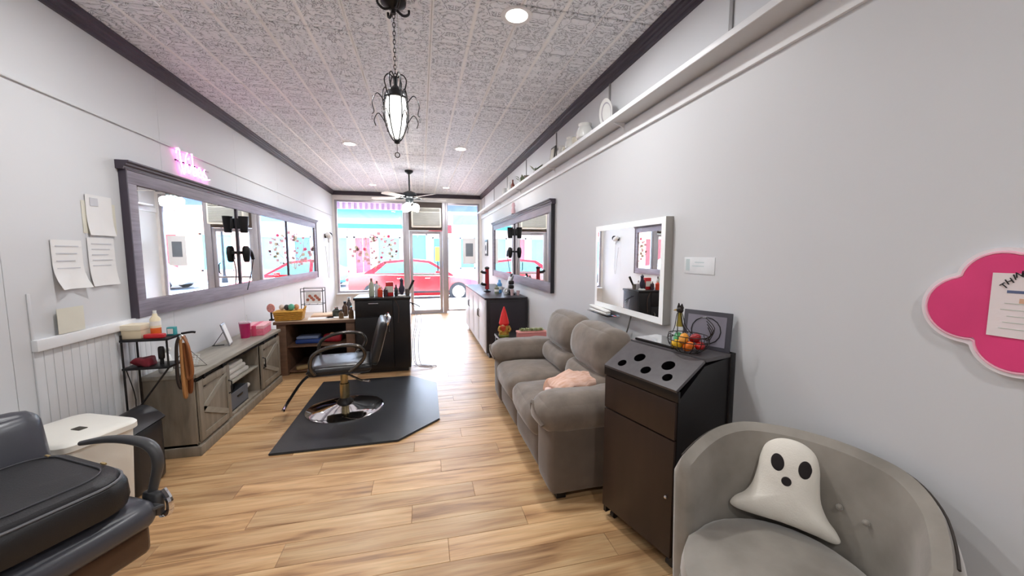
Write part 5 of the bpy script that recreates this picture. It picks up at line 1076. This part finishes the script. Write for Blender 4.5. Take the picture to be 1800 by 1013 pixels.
# ---- tub chair
m_vel = mat('grey_velvet', (156, 149, 139), .8, var=.28, scale=5, bump=.05, bscale=40, sheen=.7, rgb2=(122, 116, 107)); m_velp = mat('velvet_piping', (62, 56, 52), .8)
TCA = math.radians(206)
uc = thing('tub_chair', 'grey velvet tub armchair in the right foreground against the wall', 'armchair', (1.08, .865, 0), TCA)
def shell(name, r0, r1, parent, m, zb=.08):
    vs = []; fs = []; n = 40; A = 1.45; prof_n = 9
    for i in range(n+1):
        a = PI - A + 2*A*i/n; k = abs(i/n-.5)*2                       # 0 centre back, 1 arm ends
        top = .80 - .09*max(0, (k-.45)/.55)**1.8; rr0, rr1 = r0, r1
        e = 1.0 + .0*k
        ring = [(rr1*.93, zb), (rr1*.97, .3), (rr1, top-.06), (rr1-.02, top-.015), ((rr0+rr1)/2+.01, top), (rr0+.015, top-.02), (rr0, top-.07), (rr0-.005, .42), (rr0-.01, .30)]
        for r_, z in ring:
            x, y = r_*math.cos(a)*1.0, r_*math.sin(a)*.98
            if k > .8: x += (k-.8)*.2
            vs.append((x, y, z))
    for i in range(n):
        for j in range(prof_n-1): q = i*prof_n+j; fs.append((q, q+1, q+prof_n+1, q+prof_n))
        fs.append((i*prof_n+prof_n-1, i*prof_n, (i+1)*prof_n, (i+1)*prof_n+prof_n-1))
    def cap(i0, sgn):
        ring = [Vector(vs[i0*prof_n+j]) for j in range(prof_n)]; c = sum(ring, Vector())/prof_n; tg = (c-sum([Vector(vs[(i0-sgn)*prof_n+j]) for j in range(prof_n)], Vector())/prof_n).normalized(); prev = i0*prof_n
        for d_, k_ in ((.02, .93), (.034, .75), (.04, .45)):
            st_ = len(vs)
            for p in ring: vs.append(tuple(Vector((c.x+(p.x-c.x)*k_, c.y+(p.y-c.y)*k_, c.z+(p.z-c.z)*(1-(1-k_)*.25)))+tg*d_))
            for j in range(prof_n): fs.append((prev+j, prev+(j+1) % prof_n, st_+(j+1) % prof_n, st_+j))
            prev = st_
        fs.append(tuple(range(prev, prev+prof_n)))
    cap(0, -1); cap(n, 1)
    t = bmesh.new(); v = [t.verts.new(p) for p in vs]
    for f in fs: t.faces.new([v[i] for i in f])
    bmesh.ops.recalc_face_normals(t, faces=t.faces[:])
    mm = MB(); mm._merge(t); o = mm.build(name, m, parent)
    return o, vs, prof_n, n
shl, svs, pn, sn = shell('back_shell', .285, .365, uc, m_vel)
MB().tube([Vector(svs[i*pn+3])+Vector((0, 0, .004)) for i in range(sn+1)], .004, 6).build('piping', m_velp, shl)
for i in (12, 16, 20, 24, 28):
    p = Vector(svs[i*pn+7]); p.z = .6; p.x *= .985; p.y *= .985; MB().ball(p, .01, 10, 6).build('tuft_button', m_vel, shl)
def disc_soft(z0, z1, rx, ry, front):
    vs = []; fs = []; n = 36; prof_ = [(.90, z0), (.98, z0+.03), (1, (z0+z1)/2), (.97, z1-.025), (.86, z1-.002), (.5, z1+.012), (.0, z1+.016)]
    for k, z in prof_:
        for i in range(n):
            a = 2*PI*i/n; x, y = rx*k*math.cos(a), ry*k*math.sin(a)
            if x > 0: x = x*(1+front); y = y*(1+.05)
            vs.append((x, y, z))
    for j in range(len(prof_)-1):
        for i in range(n): fs.append((j*n+i, j*n+(i+1) % n, (j+1)*n+(i+1) % n, (j+1)*n+i))
    fs.append(tuple(range(n-1, -1, -1))); return MB().raw(vs, fs)
disc_soft(.33, .47, .27, .272, .22).build('seat_cushion', m_vel, uc)
disc_soft(.08, .34, .28, .29, .16).build('seat_base', m_vel, uc)
for a in (.8, 2.4, 3.9, 5.5): MB().cyl((.24*math.cos(a), .24*math.sin(a), 0), (.21*math.cos(a), .21*math.sin(a), .1), .013, .02, n=10).build('leg', m_black, uc)
# ---- ghost cushion
gh = thing('ghost_cushion', 'white ghost-shaped cushion with black felt eyes and mouth on the tub chair', 'cushion', (1.235, 1.01, .50), rot=(-.25, .06, math.radians(-46))); gh.scale = (.82, .82, .82)
out_ = [(-.20, .0), (-.185, .035), (-.15, .07), (-.125, .12), (-.112, .19), (-.107, .25), (-.09, .305), (-.05, .338), (0, .348), (.05, .338), (.09, .305), (.107, .25), (.112, .19), (.122, .12), (.148, .065), (.178, .03), (.195, -.005), (.17, -.02), (.10, -.012), (0, -.008), (-.10, -.014), (-.17, -.015)]
def smooth_loop(p, sub=4):
    r = []; n = len(p)
    for i in range(n):
        a, b_, c, d = [Vector(p[(i+k) % n]) for k in (-1, 0, 1, 2)]
        for k in range(sub): t = k/sub; r.append(.5*((2*b_)+(c-a)*t+(2*a-5*b_+4*c-d)*t*t+(3*b_-a-3*c+d)*t**3))
    return r
lo_ = smooth_loop(out_); cen = Vector((0, .13)); NR = 10; TH = .058
def gz(s): return TH*(max(0, 1-s**2.6))**.62
def ghost_side(sg):
    vs = []; n = len(lo_)
    for k in range(NR+1):
        s = math.sin(PI/2*(1-k/NR))
        for p in lo_: q = cen+(p-cen)*s; vs.append((q.x, sg*gz(s) + .003*noise.noise(Vector((q.x*18, q.y*18, sg))), q.y))
    return vs
n = len(lo_); va = ghost_side(-1); vb = ghost_side(1); fs = []
for k in range(NR):
    for i in range(n): fs.append((k*n+i, k*n+(i+1) % n, (k+1)*n+(i+1) % n, (k+1)*n+i))
off = len(va); fs2 = [tuple(x+off for x in f[::-1]) for f in fs]
t = bmesh.new(); vv = [t.verts.new(p) for p in va+vb]
for f in fs+fs2:
    try: t.faces.new([vv[i] for i in f])
    except ValueError: pass
bmesh.ops.remove_doubles(t, verts=t.verts[:], dist=.0008); bmesh.ops.recalc_face_normals(t, faces=t.faces[:])
mm = MB(); mm._merge(t); mm.build('cushion_body', mat('white_plush', (236, 230, 218), .9, var=.03, bump=.15, bscale=150, sheen=.3), gh)
def surf(x, z):
    d = Vector((x, z))-cen; a = math.atan2(d.y, d.x); best = 1; ml = 9
    for p in lo_:
        e = p-cen; da = abs((math.atan2(e.y, e.x)-a+PI) % (2*PI)-PI)
        if da < ml: ml = da; best = e.length
    return -gz(min(1, d.length/best))
def patch(name, cx, cz, rx, rz, rot=0):
    vs = [(cx, surf(cx, cz)-.0045, cz)]; m_ = 24; fs = []
    for ring in (.5, .85, 1):
        for i in range(m_):
            a = 2*PI*i/m_; x = rx*ring*math.cos(a); z = rz*ring*math.sin(a); x, z = x*math.cos(rot)-z*math.sin(rot), x*math.sin(rot)+z*math.cos(rot)
            vs.append((cx+x, surf(cx+x, cz+z)-(.0045 if ring < 1 else .001), cz+z))
    for i in range(m_): fs.append((0, 1+i, 1+(i+1) % m_))
    for r_ in range(2):
        for i in range(m_): fs.append((1+r_*m_+i, 1+(r_+1)*m_+i, 1+(r_+1)*m_+(i+1) % m_, 1+r_*m_+(i+1) % m_))
    MB().raw(vs, fs).build(name, mat('black_felt', (34, 28, 28), .9), gh)
patch('felt_eye', -.045, .245, .024, .035, .1); patch('felt_eye', .052, .243, .024, .036, -.05); patch('felt_mouth', -.008, .178, .018, .019)
